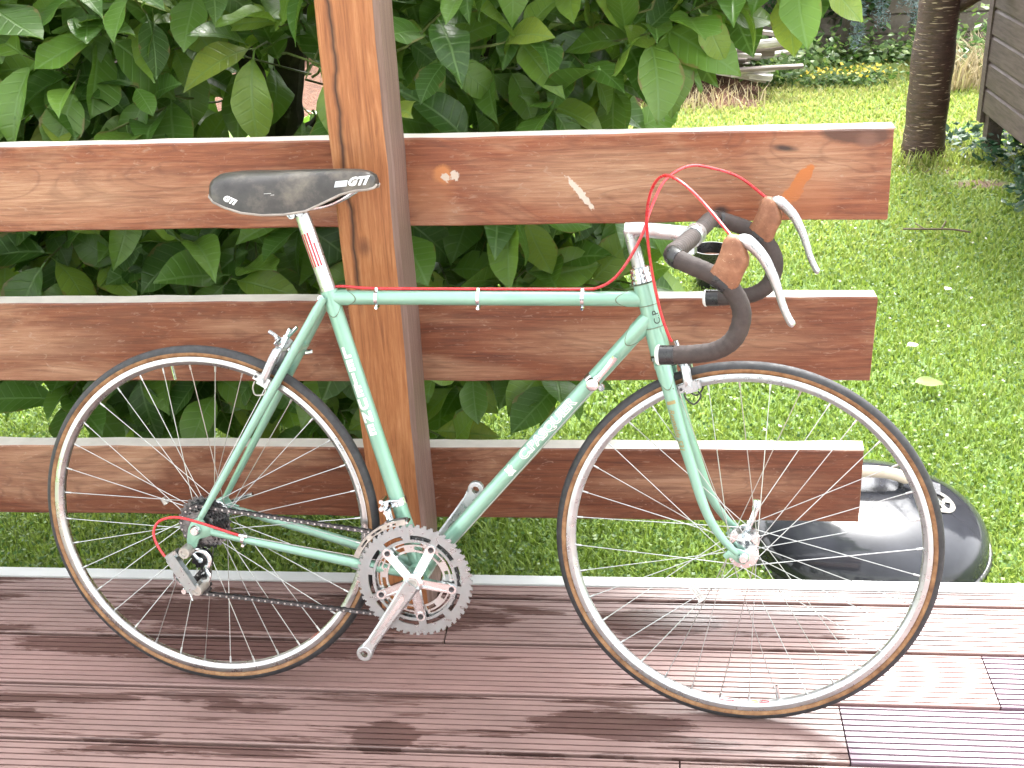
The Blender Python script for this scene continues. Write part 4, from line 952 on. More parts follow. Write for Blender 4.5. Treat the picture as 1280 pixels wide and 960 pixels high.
def crank(d, y, name='crank_arm'):
    d = V(d).normalized(); e = V((-d.z, 0, d.x)); c0 = V((BB.x, 0, BB.z)); m_ = MB(); sg = -1 if y < 0 else 1
    st = [(0.0, 0.0155, 0.010), (0.02, 0.0150, 0.0085), (0.06, 0.0128, 0.0068), (0.11, 0.0108, 0.0062), (0.145, 0.0102, 0.0062), (0.158, 0.0125, 0.0062)]
    vs = []
    for t, hw, ht in st:
        yy = y + sg * 0.004 * (t / 0.17)
        for a, b in ((-1, -0.6), (-0.75, -1), (0.75, -1), (1, -0.6), (1, 0.6), (0.75, 1), (-0.75, 1), (-1, 0.6)): vs.append(c0 + d * t + e * hw * a + V((0, yy + ht * b, 0)))
    k = len(st); fs = [(i * 8 + j, i * 8 + (j + 1) % 8, (i + 1) * 8 + (j + 1) % 8, (i + 1) * 8 + j) for i in range(k - 1) for j in range(8)] + [tuple(range(8)), tuple((k - 1) * 8 + j for j in range(8))]
    m_.add(vs, fs); pe = c0 + d * 0.170; ye = y + sg * 0.004
    m_.lathe([(0.0068, -0.0068), (0.0132, -0.0068), (0.0148, -0.005), (0.0148, 0.005), (0.0132, 0.0068), (0.0068, 0.0068)], pe + V((0, ye, 0)), (0, 1, 0), 28, closed=True)
    o = m_.build(name, 'silver_paint', CS, angle=28)
    g = MB(); yg = y + sg * 0.0068
    for t0, t1, hw, m in ((0.032, 0.142, 0.0042, 'grey_metal'),):
        out = [(t0, -hw), (t0 - hw * 0.8, 0), (t0, hw), (t1, hw * 0.8), (t1 + hw * 0.7, 0), (t1, -hw * 0.8)]
        g.add([c0 + d * t + e * h + V((0, y + sg * (np.interp(t, [s_[0] for s_ in st], [s_[2] for s_ in st]) + 0.004 * t / 0.17 + 0.0003), 0)) for t, h in out], [tuple(range(6))])
        g.build('arm_groove', 'chrome', o, smooth=False)
    return o
crank((0.313 - 0.407, 0, 0.1105 - 0.252), -0.060); crank((0.407 - 0.313, 0, 0.252 - 0.1105), 0.060)

# derailleurs
RD = empty('rear_derailleur', (0, 0, 0), bike)
PU, PL = V((-0.004, 0, 0.268)), V((-0.010, 0, 0.2145))          # upper and lower jockey wheels
for P in (PU, PL):
    j_ = MB(); j_.polar([0.006, 0.014, 0.0185, 0.0215], 44, lambda i, j: j < 2 or i % 4 in (0, 1), -0.0425, -0.0375, (P.x, P.z)); j_.build('jockey_wheel', 'black_plastic', RD, smooth=False)
    MB().lathe([(0.0, -0.052), (0.0045, -0.052), (0.006, -0.050), (0.006, -0.036), (0, -0.036)], P, (0, 1, 0), 14).build('pulley_bolt', 'chrome', RD)
bd = MB()
A, B = V((-0.041, -0.080, 0.284)), V((-0.005, -0.080, 0.226)); dd = (B - A).normalized(); ee = V((-dd.z, 0, dd.x))
for off, hw, y0, y1 in ((0.0, 0.0075, -0.088, -0.074), (-0.0125, 0.0030, -0.084, -0.070)):
    bd.obox((A + B) / 2 + ee * off + V((0, (y0 + y1) / 2 + 0.08, 0)), dd * 0.036, V((0, (y1 - y0) / 2, 0)), ee * hw)
bd.obox(A - dd * 0.004 + V((0, 0.004, 0)), dd * 0.006, V((0, 0.008, 0)), ee * 0.013); bd.obox(B + dd * 0.002 + V((0, 0.006, 0)), dd * 0.007, V((0, 0.009, 0)), ee * 0.013)
bd.build('parallelogram', 'satin_aluminium', RD, smooth=False)
pv = MB()
for (x, z, y0, y1, r_) in ((-0.0195, 0.2935, -0.082, -0.056, 0.0115), (0.0010, 0.2225, -0.086, -0.048, 0.0110)): MB().lathe([(0.0025, y0 + 0.002), (0.005, y0 + 0.002), (0.006, y0), (r_ * 0.9, y0), (r_, y0 + 0.003), (r_, y1), (0, y1)], (x, 0, z), (0, 1, 0), 22).build('pivot', 'grey_metal', RD)
pv.lathe([(0.003, -0.092), (0.0055, -0.092), (0.0055, -0.078), (0, -0.078)], (-0.047, 0, 0.290), V((0.5, 0, -0.86)), 10)
pv.build('barrel_adjuster', 'grey_metal', RD)
cg = MB()                                          # hooked outer cage round the upper wheel
arc = [PU + V((math.cos(R(t)) * 0.0195, -0.0505, math.sin(R(t)) * 0.0195)) for t in (135, 100, 60, 20, -20, -60)] + [V((0.012, -0.0505, 0.235)), V((0.000, -0.0505, 0.218)), PL + V((0.0, -0.0505, 0))]
cg.tube(smooth_path([PU + V((-0.004, -0.0505, 0.002))] + arc, 4), 0.0045, 8, flat=((0, 1, 0), 0.5))
cg.build('cage_plate', 'chrome', RD)
cg = MB(); cg.tube([PU + V((0, -0.034, 0)), V((0.004, -0.034, 0.24)), PL + V((0, -0.034, 0))], 0.0055, 8, flat=((0, 1, 0), 0.25)); cg.build('cage_plate', 'steel_dark', RD)
cg = MB(); cg.tube(smooth_path([V((-0.040, -0.078, 0.262)), V((-0.046, -0.07, 0.240)), V((-0.038, -0.066, 0.226)), V((-0.022, -0.066, 0.222))], 4), 0.0035, 8); cg.cyl(V((-0.026, -0.082, 0.2175)), V((-0.026, -0.06, 0.2175)), 0.005, n=10); cg.tube([V((-0.022, -0.07, 0.216)), V((-0.014, -0.072, 0.196))], 0.0012, 6); cg.build('cable_anchor', 'chrome', RD)

FD = empty('front_derailleur', (0, 0, 0), bike); c = BB + dST * 0.140
t_ = MB(); t_.lathe([(0.0146, -0.0065), (0.0163, -0.0065), (0.0163, 0.0065), (0.0146, 0.0065)], c, dST, 24)
t_.obox(c + V((-0.021, -0.004, -0.003)), (0.007, 0, 0.002), (0, 0.011, 0), (0, 0, 0.006)); t_.cyl(c + V((-0.027, -0.018, 0.002)), c + V((-0.027, 0.010, 0.002)), 0.0042, n=10); t_.cyl(c + V((-0.012, -0.022, 0.006)), c + V((0.010, -0.017, 0.006)), 0.0025, n=8); t_.build('clamp_band', 'chrome', FD)
t_ = MB()
for (x0, z0, x1, z1, y, r_) in ((-0.022, -0.004, -0.012, -0.030, -0.022, 0.0045), (-0.012, -0.010, -0.004, -0.034, -0.030, 0.004), (-0.026, -0.006, -0.018, -0.026, -0.010, 0.0035)): t_.tube([c + V((x0, y + 0.008, z0)), c + V((x1, y, z1))], r_, 8)
for (x, z) in ((-0.022, -0.005), (-0.012, -0.031), (-0.005, -0.035), (-0.014, -0.012)): t_.cyl(c + V((x, -0.036, z)), c + V((x, -0.010, z)), 0.0045, n=10)
t_.build('linkage', 'chrome', FD)
for y, ro, mt in ((-0.0525, 0.1245, 'grey_metal'), (-0.0330, 0.1225, 'steel_dark')):
    t_ = MB(); t_.polar([0.1090, 0.1115, 0.1150, ro - 0.0055], 120, lambda i, j: 31.0 < i < 52.5 and not (j == 1 and (34 < i < 37.5 or 39.5 < i < 43.5 or 45.5 < i < 49)), y - 0.0008, y + 0.0008, bc); t_.build('cage_plate', mt, FD, smooth=False)
t_ = MB(); p = [V((BB.x + 0.1130 * math.cos(R(t)), 0, BB.z + 0.1130 * math.sin(R(t)))) for t in (95, 157)]
for q_ in p: MB().cyl(q_ + V((0, -0.053, 0)), q_ + V((0, -0.033, 0)), 0.0028, n=8).build('cage_bolt', 'chrome', FD)

# chain: rollers and plates along the loop
def chain():
    rs, rc, rp = 0.0385, 0.0785, 0.0170; cs, cc = V((0, 0, 0.334)), V((BB.x, 0, BB.z))
    def arc(c, r_, a0, a1, n): return [c + V((math.cos(R(a0 + (a1 - a0) * i / n)), 0, math.sin(R(a0 + (a1 - a0) * i / n)))) * r_ for i in range(n + 1)]
    path = arc(cs, rs, 185, 72, 12) + arc(cc, rc, 80, -100, 40) + arc(PL, rp, -80, -190, 8) + arc(PL, rp, -190, -260, 5) + [PL + V((0.014, 0, 0.014))]
    path = arc(cs, rs, 250, 72, 14) + arc(cc, rc, 79, -98, 40) + arc(PL, rp, -82, -215, 10) + [PU + V((0.0165, 0, -0.004))] + arc(PU, rp, 10, 70, 4)[1:] + arc(PU, rp, 70, 110, 3)[1:]
    path.append(path[0].copy())
    pts = resample(path, 0.0127); m_ = MB(); rv = MB()
    def yy(x): return np.interp(x, (-0.05, 0.02, 0.33, 0.6), (-0.0395, -0.0395, -0.0385, -0.0385))
    for i in range(len(pts) - 1):
        a, b = pts[i].copy(), pts[i + 1].copy(); a.y = yy(a.x); b.y = yy(b.x); d = (b - a); L = d.length; d.normalize(); e = V((-d.z, 0, d.x)); mid = (a + b) / 2
        for s in (-1, 1):
            off = 0.0034 if i % 2 else 0.0024
            out = [(-0.5 * L - 0.0034, 0.0), (-0.5 * L - 0.002, 0.0036), (-0.5 * L + 0.002, 0.0040), (0, 0.0026), (0.5 * L - 0.002, 0.0040), (0.5 * L + 0.002, 0.0036), (0.5 * L + 0.0034, 0), (0.5 * L + 0.002, -0.0036), (0.5 * L - 0.002, -0.0040), (0, -0.0026), (-0.5 * L + 0.002, -0.0040), (-0.5 * L - 0.002, -0.0036)]
            vs = [mid + d * x + e * z + V((0, s * off + k, 0)) for k in (-0.0005, 0.0005) for x, z in out]; n_ = len(out)
            m_.add(vs, [tuple(range(n_)), tuple(range(2 * n_ - 1, n_ - 1, -1))] + [(j, (j + 1) % n_, n_ + (j + 1) % n_, n_ + j) for j in range(n_)])
        rv.tube([a + V((0, -0.0047, 0)), a + V((0, 0.0047, 0))], 0.0018, 7)
    C_ = m_.build('chain', 'chain_steel', bike, smooth=False); rv.build('chain_pins', 'rivet_steel', C_)
    C_['kind'] = 'stuff'
chain()

# down-tube shifters
SH = empty('gear_shifters', (0, 0, 0), bike); c = BB + dDT * 0.4905; en = V((-dDT.z, 0, dDT.x))
t_ = MB(); t_.lathe([(0.0147, -0.006), (0.0162, -0.006), (0.0162, 0.006), (0.0147, 0.006)], c, dDT, 24); t_.build('clamp_band', 'chrome', SH)
for s in (-1, 1):
    t_ = MB(); t_.lathe([(0.0, s * 0.034), (0.006, s * 0.034), (0.0105, s * 0.031), (0.0115, s * 0.026), (0.0115, s * 0.017), (0.008, s * 0.014)], c - en * 0.002, (0, 1, 0), 20); t_.build('pivot_cap', 'chrome', SH)
    t_ = MB(); t_.tube(smooth_path([c + V((0, s * 0.024, 0)), c + dDT * 0.02 + V((0, s * 0.024, 0)) - en * 0.002, c + dDT * 0.05 + V((0, s * 0.025, 0)) - en * 0.001, c + dDT * 0.064 + V((0, s * 0.028, 0)) + en * 0.001], 4), [0.006] * 4 + [0.0045] * 4 + [0.0055] * 5, 10, flat=((0, 1, 0), 0.6)); t_.build('lever', 'chrome', SH)
t_ = MB(); t_.cyl(c - en * 0.020 + V((0, -0.006, 0)), c - en * 0.020 + V((0, 0.006, 0)), 0.0052, n=12); t_.build('clamp_bolt', 'chrome', SH)

# brake callipers
def calliper(name, centre, pad, fwd, xf, loop_mat):
    """centre: pivot above the tyre; pad: pad position with y = 0.0165 half spacing; fwd: direction away from the frame"""
    Bk = empty(name, (0, 0, 0), bike); fwd = V(fwd).normalized(); up = (V(centre) - V(pad)); up.y = 0; up.normalize(); c = V(centre)
    for s in (-1, 1):
        m_ = MB(); m_.xf = xf
        m_.tube(smooth_path([c + V((0, -s * 0.010, 0)) + up * 0.012 + fwd * (0.004 * s), c + V((0, s * 0.006, 0)) + fwd * (0.004 * s), c + V((0, s * 0.022, 0)) - up * 0.008 + fwd * 0.002, V(pad) + V((0, s * 0.0265, 0)) + up * 0.010, V(pad) + V((0, s * 0.0255, 0)) - up * 0.004], 4), [0.0055] * 8 + [0.0065] * 5 + [0.0055] * 4, 8, flat=(fwd, 1.25)); m_.build('calliper_arm', 'silver_paint', Bk)
        t = up.cross(V((0, 1, 0))).normalized()
        m_ = MB(); m_.xf = xf; pc = V(pad) + V((0, s * 0.0175, 0))
        m_.obox(pc + V((0, s * 0.0045, 0)), t * 0.019, V((0, 0.0035, 0)), up * 0.0068); m_.obox(pc + V((0, s * 0.0090, 0)) - t * 0.002, t * 0.0105, V((0, 0.003, 0)), up * 0.0095)
        m_.cyl(pc + V((0, s * 0.010, 0)), pc + V((0, s * 0.019, 0)), 0.0052, n=10); m_.build('pad_holder', 'silver_paint', Bk, smooth=False)
        m_ = MB(); m_.xf = xf; m_.obox(pc - V((0, s * 0.0015, 0)), t * 0.018, V((0, 0.0028, 0)), up * 0.0052); m_.build('brake_pad', 'black_rubber', Bk, smooth=False)
        m_ = MB(); m_.xf = xf; m_.cyl(pc + V((0, s * 0.0095, 0)) + t * 0.015, pc + V((0, s * 0.0085, 0)) + t * 0.015, 0.0028, n=10); m_.build('screw_hole', 'bolt_dark', Bk)
        m_ = MB(); m_.xf = xf; q0 = pc + V((0, s * 0.011, 0)) - up * 0.008
        m_.tube(smooth_path([q0 + t * 0.012, q0 + t * 0.010 - up * 0.012, q0 - up * 0.022, q0 - t * 0.014 - up * 0.012, q0 - t * 0.012 - up * 0.002], 4), 0.0016, 6); m_.build('tyre_guide', loop_mat, Bk)
    m_ = MB(); m_.xf = xf
    m_.tube([c - fwd * 0.022, c + fwd * 0.014], 0.0042, 10); m_.tube([c + fwd * 0.008, c + fwd * 0.016], 0.0075, 6)
    m_.obox(c + up * 0.014 + V((0, -0.012, 0)), fwd * 0.004, V((0, 0.006, 0)), up * 0.012); m_.cyl(c + up * 0.022 + V((0, -0.012, 0)), c + up * 0.040 + V((0, -0.012, 0)), 0.0038, n=10)
    m_.obox(c - up * 0.003 + V((0, 0.010, 0)), fwd * 0.004, V((0, 0.009, 0)), up * 0.006)
    m_.cyl(c + up * 0.004 + V((0, -0.026, 0)) + fwd * 0.006, c + up * 0.012 + V((0, -0.012, 0)) + fwd * 0.006, 0.0045, n=8)
    m_.build('centre_bolt', 'chrome', Bk, smooth=False)
    return Bk
calliper('front_brake', (0.880, 0, 0.664), (0.893, 0, 0.625), (0.967, 0, 0.255), FORK, 'black_plastic')
RB = calliper('rear_brake', (0.166, 0, 0.671), (0.133, 0, 0.612), (-0.86, 0, 0.51), lambda p: V(p), 'grey_metal')
t_ = MB(); t_.tube(smooth_path([(0.163, -0.012, 0.680), (0.158, -0.014, 0.692), (0.146, -0.016, 0.701)], 4), [0.0055] * 4 + [0.004] * 5, 8); t_.tube([(0.166, -0.012, 0.678), (0.196, -0.006, 0.708)], [0.005, 0.0032], 8); t_.build('release_lever', 'chrome', RB); MB().cyl((0.206, 0.035, 0.654), (0.195, 0.026, 0.654), 0.005, n=10).build('bridge_nut', 'chrome', RB)

# ------------------------------------------------------------------ garden: foliage helpers
def leaf_shape(seed):
    """one magnolia leaf, unit length along +x, 2 x 7 quads, folded along the midrib and drooping"""
    r_ = np.random.default_rng(seed)
    T = np.concatenate([[0.0, 0.05], np.linspace(0.13, 0.93, 9), [1.0]]); pw = r_.uniform(0.80, 1.12)
    Wd = 0.29 * r_.uniform(0.78, 1.1) * np.sin(np.pi * np.clip(T, 0.004, 0.996) ** pw) ** 0.88 * (1 - 0.45 * np.clip((T - 0.82) / 0.18, 0, 1) ** 1.5) * (1 + 0.04 * np.sin(T * 17 + r_.uniform(0, 6)))
    droop = r_.uniform(0.0, 0.6); fold = r_.uniform(0.02, 0.34); wave = r_.uniform(0.012, 0.055); side = r_.uniform(-0.12, 0.12); ph = r_.uniform(0, 6)
    vs, uv = [], []
    for t, w_ in zip(T, Wd):
        for k in (-1, 0, 1):
            y = k * w_ + side * t * t; z = -droop * t * t + abs(k) * w_ * fold * 2 + wave * math.sin(9 * t + ph + 2 * k) * abs(k)
            vs.append((t * (1 - 0.12 * droop * t), y, z)); uv.append((0.5 + 0.5 * k * (w_ / 0.3), t))
    fs = []
    for i in range(len(T) - 1):
        for k in (0, 1):
            a = i * 3 + k; fs += [(a, a + 3, a + 4), (a, a + 4, a + 1)]
    # short stalk
    n0 = len(vs); vs += [(-0.14, -0.012, 0.0), (-0.14, 0.012, 0.0), (0.02, 0.012, 0.0), (0.02, -0.012, 0.0)]; uv += [(0.5, 0)] * 4; fs += [(n0, n0 + 3, n0 + 2), (n0, n0 + 2, n0 + 1)]
    return np.array(vs), np.array(fs), np.array(uv)
LEAVES = [leaf_shape(100 + i) for i in range(16)]
def frame_from(dirn, up):
    x = np.array(dirn, float); x /= np.linalg.norm(x); z = np.array(up, float); z = z - x * (z @ x); z /= (np.linalg.norm(z) + 1e-9); y = np.cross(z, x)
    return np.stack([x, y, z], 1)

# ------------------------------------------------------------------ magnolia behind the fence
mag = empty('magnolia_bush', (-0.98, 3.3, LAWN)); tag(mag, 'large-leaved green magnolia bush growing behind the fence', 'bush')
def in_mag(p): return V(p) - V((-0.98, 3.3, LAWN))
def limb(name, pts, r0, r1, mat='magnolia_bark', n=10, k=6):
    sm = smooth_path([in_mag(p) for p in pts], k); m = len(sm); rr_ = random.Random(len(pts) * 17 + int(r0 * 1e4))
    sm = [p + V((rr_.uniform(-1, 1), rr_.uniform(-1, 1), rr_.uniform(-1, 1))) * r0 * 0.12 for p in sm]
    return MB().tube(sm, [r0 + (r1 - r0) * i / (m - 1) for i in range(m)], n).build(name, mat, mag)
limb('trunk', [(-1.02, 3.32, -0.2), (-1.00, 3.3, 0.2), (-0.985, 3.25, 0.55), (-0.97, 3.2, 0.76)], 0.075, 0.062)
limb('branch', [(-0.97, 3.2, 0.70), (-0.93, 3.17, 0.86), (-0.885, 3.13, 1.0), (-0.84, 3.1, 1.2), (-0.75, 3.1, 1.6), (-0.6, 3.2, 2.3)], 0.050, 0.022)
limb('branch', [(-0.98, 3.22, 0.70), (-1.04, 3.25, 0.86), (-1.10, 3.28, 1.0), (-1.25, 3.3, 1.3), (-1.5, 3.4, 2.0)], 0.045, 0.02)
limb('branch', [(-0.97, 3.22, 0.68), (-0.85, 3.2, 0.76), (-0.70, 3.18, 0.82), (-0.40, 3.1, 0.95), (-0.1, 3.0, 1.25), (0.25, 3.0, 1.6)], 0.036, 0.014)
limb('branch', [(-0.99, 3.28, 0.45), (-0.7, 3.1, 0.55), (-0.35, 2.9, 0.58), (-0.05, 2.75, 0.66)], 0.022, 0.008)
limb('branch', [(-1.0, 3.28, 0.5), (-1.3, 3.1, 0.62), (-1.7, 2.95, 0.85), (-2.0, 2.9, 1.2)], 0.026, 0.010)
limb('branch', [(-1.0, 3.25, 0.35), (-0.9, 2.9, 0.38), (-0.75, 2.65, 0.36), (-0.6, 2.5, 0.33)], 0.016, 0.006)
for x in (-1.16, -1.05):
    limb('branch', [(x, 2.75, 0.86), (x + 0.02, 2.76, 1.1), (x + 0.01, 2.78, 1.5)], 0.006, 0.004, 'twig_brown', 7)

def right_edge(z):                                # how far right the crown reaches at a height
    return np.interp(z, (-0.1, 0.10, 0.26, 0.45, 0.62, 0.82, 0.95, 1.05, 1.2, 2.5), (-0.75, -0.35, -0.14, 0.00, 0.05, -0.03, -0.04, 0.05, 0.20, 0.50))
def low_edge(x, y):
    b = np.interp(x, (-2.4, -1.7, -1.45, -1.25, -0.9, -0.4, -0.2, 0.0, 0.3, 0.7), (0.30, 0.25, 0.42, 0.17, 0.12, 0.16, 0.30, 0.48, 0.76, 1.05))
    return b + 0.34 * max(0.0, y - 2.6)
tips = []
def try_tip(x, y, z, prob=1.0):
    if x > right_edge(z) - 0.06 * max(0, y - 2.7) or z < low_edge(x, y) or rng.random() > prob: return
    for q in tips:
        if (q[0] - x) ** 2 + (q[1] - y) ** 2 + (q[2] - z) ** 2 < 0.100 ** 2: return
    tips.append((x, y, z))
for _ in range(1700):                              # front shell
    x = rng.uniform(-1.9, 0.6); z = rng.uniform(0.1, 1.35); y = rng.uniform(2.42, 2.85)
    if -1.02 < x < -0.74 and 0.78 < z < 1.03 and y < 3.2: continue          # the window onto the forked trunk
    try_tip(x, y, z, 0.9)
for _ in range(620):                               # body
    x = rng.uniform(-2.2, 0.6); z = rng.uniform(0.15, 1.6); y = rng.uniform(2.85, 3.9)
    if -1.06 < x < -0.74 and 0.62 < z < 1.02 and y < 3.3: continue
    if -0.9 < x < -0.72 and 0.5 < z < 1.0: continue
    try_tip(x, y, z, 0.8)
for _ in range(650):                               # the top of the bush, above the picture
    x = rng.uniform(-2.4, 0.55); y = rng.uniform(2.5, 4.0); z = rng.uniform(1.3, 2.15)
    try_tip(x, y, z, 0.7)
tips += [(0.20, 2.56, 1.16), (0.30, 2.62, 1.18), (0.40, 2.66, 1.22), (0.27, 2.7, 1.24), (0.12, 2.5, 1.15), (0.06, 2.6, 1.17), (0.18, 2.66, 1.21), (0.34, 2.54, 1.20), (0.47, 2.6, 1.24), (0.38, 2.72, 1.26), (0.02, 2.48, 1.10)]
tips = np.array(tips)
GAP_A, GAP_B = np.array([-0.50, 1.70, 1.24]), np.array([-0.93, 3.15, 0.88])      # a hole in the foliage through which the fork of the trunk shows
def in_gap(p):
    d = GAP_B - GAP_A; t = np.clip((p - GAP_A) @ d / (d @ d), 0, 1); return np.linalg.norm(p - GAP_A - d * t) < 0.115
leaf_rec = []                                      # (origin, 3x3, scale, shape index, rnd)
twig_paths = []
core = np.array([-0.95, 3.3, 0.9])
for (x, y, z) in tips:
    p = np.array([x, y, z]); out = p - core; out[1] = out[1] * 0.8 - 0.1; out /= np.linalg.norm(out)
    tw = out + rng.normal(0, 0.45, 3) + np.array([0, -0.25, 0.15]); tw /= np.linalg.norm(tw)
    L = rng.uniform(0.10, 0.22); base = p - tw * L
    twig_paths.append((base - out * 0.08, base, p))
    nl = rng.integers(5, 9); a0 = rng.uniform(0, 6.28)
    for k in range(nl):
        f = (k + 0.3) / nl; att = base + tw * L * (0.25 + 0.78 * f)
        a = a0 + k * 2.4
        s1 = np.cross(tw, [0, 0, 1.0]); s1 = s1 / (np.linalg.norm(s1) + 1e-6); s2 = np.cross(s1, tw)
        d = tw * rng.uniform(0.25, 0.8) + s1 * math.cos(a) + s2 * math.sin(a) * 0.8 + np.array([0, -0.12, -0.28]) + rng.normal(0, 0.15, 3)
        up = np.array([0, -0.62, 1.0]) + rng.normal(0, 0.38, 3)
        sc = rng.uniform(0.095, 0.178) * (0.75 if f > 0.85 and rng.random() < 0.5 else 1)
        q_ = att + d / np.linalg.norm(d) * sc * 0.12
        c_ = q_ + d / np.linalg.norm(d) * sc * 0.5
        if q_[1] < 2.29 or c_[1] < 2.31 or (q_ + d / np.linalg.norm(d) * sc)[1] < 2.30: continue
        if in_gap(c_) and rng.random() < 0.85: continue
        if c_[2] < low_edge(c_[0], c_[1]) - 0.10: continue
        leaf_rec.append((q_, frame_from(d, up), sc, int(rng.integers(0, len(LEAVES))), rng.random() ** 1.3))
# pick the leaves that show largest: coarse depth buffer over the frame, boards and post in front
GW, GH = 320, 240
zb = np.full((GH, GW), 1e9); owner = np.full((GH, GW), -1, int)
centres = []
for i, (o_, m3, sc, si, rv) in enumerate(leaf_rec):
    c_ = o_ + m3[:, 0] * sc * 0.5; px, py, dz = project(c_); centres.append((px / 4, py / 4, dz))
    facing = abs(np.dot(m3[:, 2], (np.array(CAM) - c_) / np.linalg.norm(np.array(CAM) - c_)))
    rad = sc * 0.33 * (0.4 + 0.6 * facing) * 1537 / dz / 4
    X0, X1, Y0, Y1 = int(px / 4 - rad), int(px / 4 + rad) + 1, int(py / 4 - rad), int(py / 4 + rad) + 1
    for Yp in range(max(Y0, 0), min(Y1, GH)):
        for Xp in range(max(X0, 0), min(X1, GW)):
            if (Xp - px / 4) ** 2 + (Yp - py / 4) ** 2 <= rad * rad and dz < zb[Yp, Xp]: zb[Yp, Xp] = dz; owner[Yp, Xp] = i
for (ya, yb_, xe) in ((166, 288, 1112), (370, 480, 1092), (555, 655, 1076)): owner[int(ya / 4):int(yb_ / 4), :int(xe / 4)] = -1
owner[:, 100:128] = -1; owner[175:, :] = -1
cnt = np.bincount(owner[owner >= 0].ravel(), minlength=len(leaf_rec)); best = set(np.argsort(-cnt)[:300].tolist())
leaf_meshes = [raw_mesh('leaf', v_, f_, 'magnolia_leaf', np.zeros(len(v_)), True, u_) for v_, f_, u_ in LEAVES]
rest_v, rest_f, rest_r, rest_u = [], [], [], []; nv = 0; org = np.array([-0.98, 3.3, LAWN])
for i, (o_, m3, sc, si, rv) in enumerate(leaf_rec):
    if i in best:
        o = link('leaf', leaf_meshes[si], mag); mm = Matrix([list(r_) for r_ in (m3 * sc)]).to_4x4(); mm.translation = V(o_ - org); o.matrix_local = mm
    else:
        v_, f_, u_ = LEAVES[si]; rest_v.append(v_ @ (m3 * sc).T + o_ - org); rest_f.append(f_ + nv); rest_u.append(u_); rest_r.append(np.full(len(v_), rv)); nv += len(v_)
o = link('foliage', raw_mesh('foliage', np.concatenate(rest_v), np.concatenate(rest_f), 'magnolia_leaf', np.concatenate(rest_r), True, np.concatenate(rest_u)), mag); tag(o, kind='stuff')
tw_ = MB()
for a, b, c in twig_paths: tw_.tube([V(a - org), V(b - org), V(c - org)], [0.0034, 0.0028, 0.0018], 5, caps=False)
o = tw_.build('twigs', 'twig_green', mag); tag(o, kind='stuff')

# ------------------------------------------------------------------ lawn grass
def grass_blades(n_list, name, mat='grass_blade', keep=None, h=(0.012, 0.030), wd=0.0022, label='short green lawn grass with clover', cat='grass', z0=LAWN):
    P = []
    for (x0, x1, y0, y1, n, k) in n_list:
        a = np.stack([rng.uniform(x0, x1, n), rng.uniform(y0, y1, n), np.full(n, k)], 1); P.append(a)
    P = np.concatenate(P); n = len(P)
    if keep is not None: P = P[keep(P)]; n = len(P)
    k = P[:, 2]; H = rng.uniform(h[0], h[1], n) * (0.8 + 0.2 * k); W_ = wd * k * rng.uniform(0.7, 1.5, n); az = rng.uniform(0, 6.283, n); lean = rng.uniform(0.1, 1.1, n)
    dx, dy = np.cos(az), np.sin(az); sx, sy = -dy, dx
    base = np.stack([P[:, 0], P[:, 1], np.full(n, z0)], 1)
    def off(t, w_, hh): return base + np.stack([dx * lean * H * t * t + sx * w_, dy * lean * H * t * t + sy * w_, H * hh], 1)
    v_ = np.stack([off(0, -W_, 0), off(0, W_, 0), off(0.6, -W_ * 0.85, 0.6), off(0.6, W_ * 0.85, 0.6), off(1, W_ * 0, 0.92)], 1).reshape(-1, 3)
    b_ = np.arange(n)[:, None] * 5; f_ = np.concatenate([b_ + [0, 1, 3], b_ + [0, 3, 2], b_ + [2, 3, 4]], 1).reshape(-1, 3)
    patch = 0.5 + 0.5 * np.sin(P[:, 0] * 3.1 + 1.3 * np.sin(P[:, 1] * 2.2)) * np.sin(P[:, 1] * 2.7 + 0.8)
    far = np.clip((P[:, 1] - 3.5) / 4.0, 0, 1)  # distant blades tinted paler, sunlit overexposure painted into their colour
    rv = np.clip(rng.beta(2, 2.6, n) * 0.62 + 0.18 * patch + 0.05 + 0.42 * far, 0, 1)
    o = link(name, raw_mesh(name, v_, f_, mat, np.repeat(rv, 5)), None); tag(o, label, cat, kind='stuff'); return o
def no_soil(P):
    ok = np.ones(len(P), bool)
    for (x, y, rx, ry) in ((1.50, 5.55, 0.14, 0.09), (1.33, 6.0, 0.13, 0.13), (1.72, 5.35, 0.11, 0.07)):
        ok &= (((P[:, 0] - x) / rx) ** 2 + ((P[:, 1] - y) / ry) ** 2 > 1) | (rng.random(len(P)) < 0.18)
    ok &= ((P[:, 0] - 0.535) ** 2 + (P[:, 1] - 2.585) ** 2 > 0.285 ** 2)
    return ok
grass_blades([(-2.2, 1.25, 2.23, 3.2, 60000, 1.0), (-2.6, 1.6, 3.2, 4.6, 60000, 1.2), (-2.2, 2.2, 4.6, 6.2, 46000, 1.6), (-1.5, 2.8, 6.2, 8.2, 34000, 2.2)], 'grass', keep=no_soil)
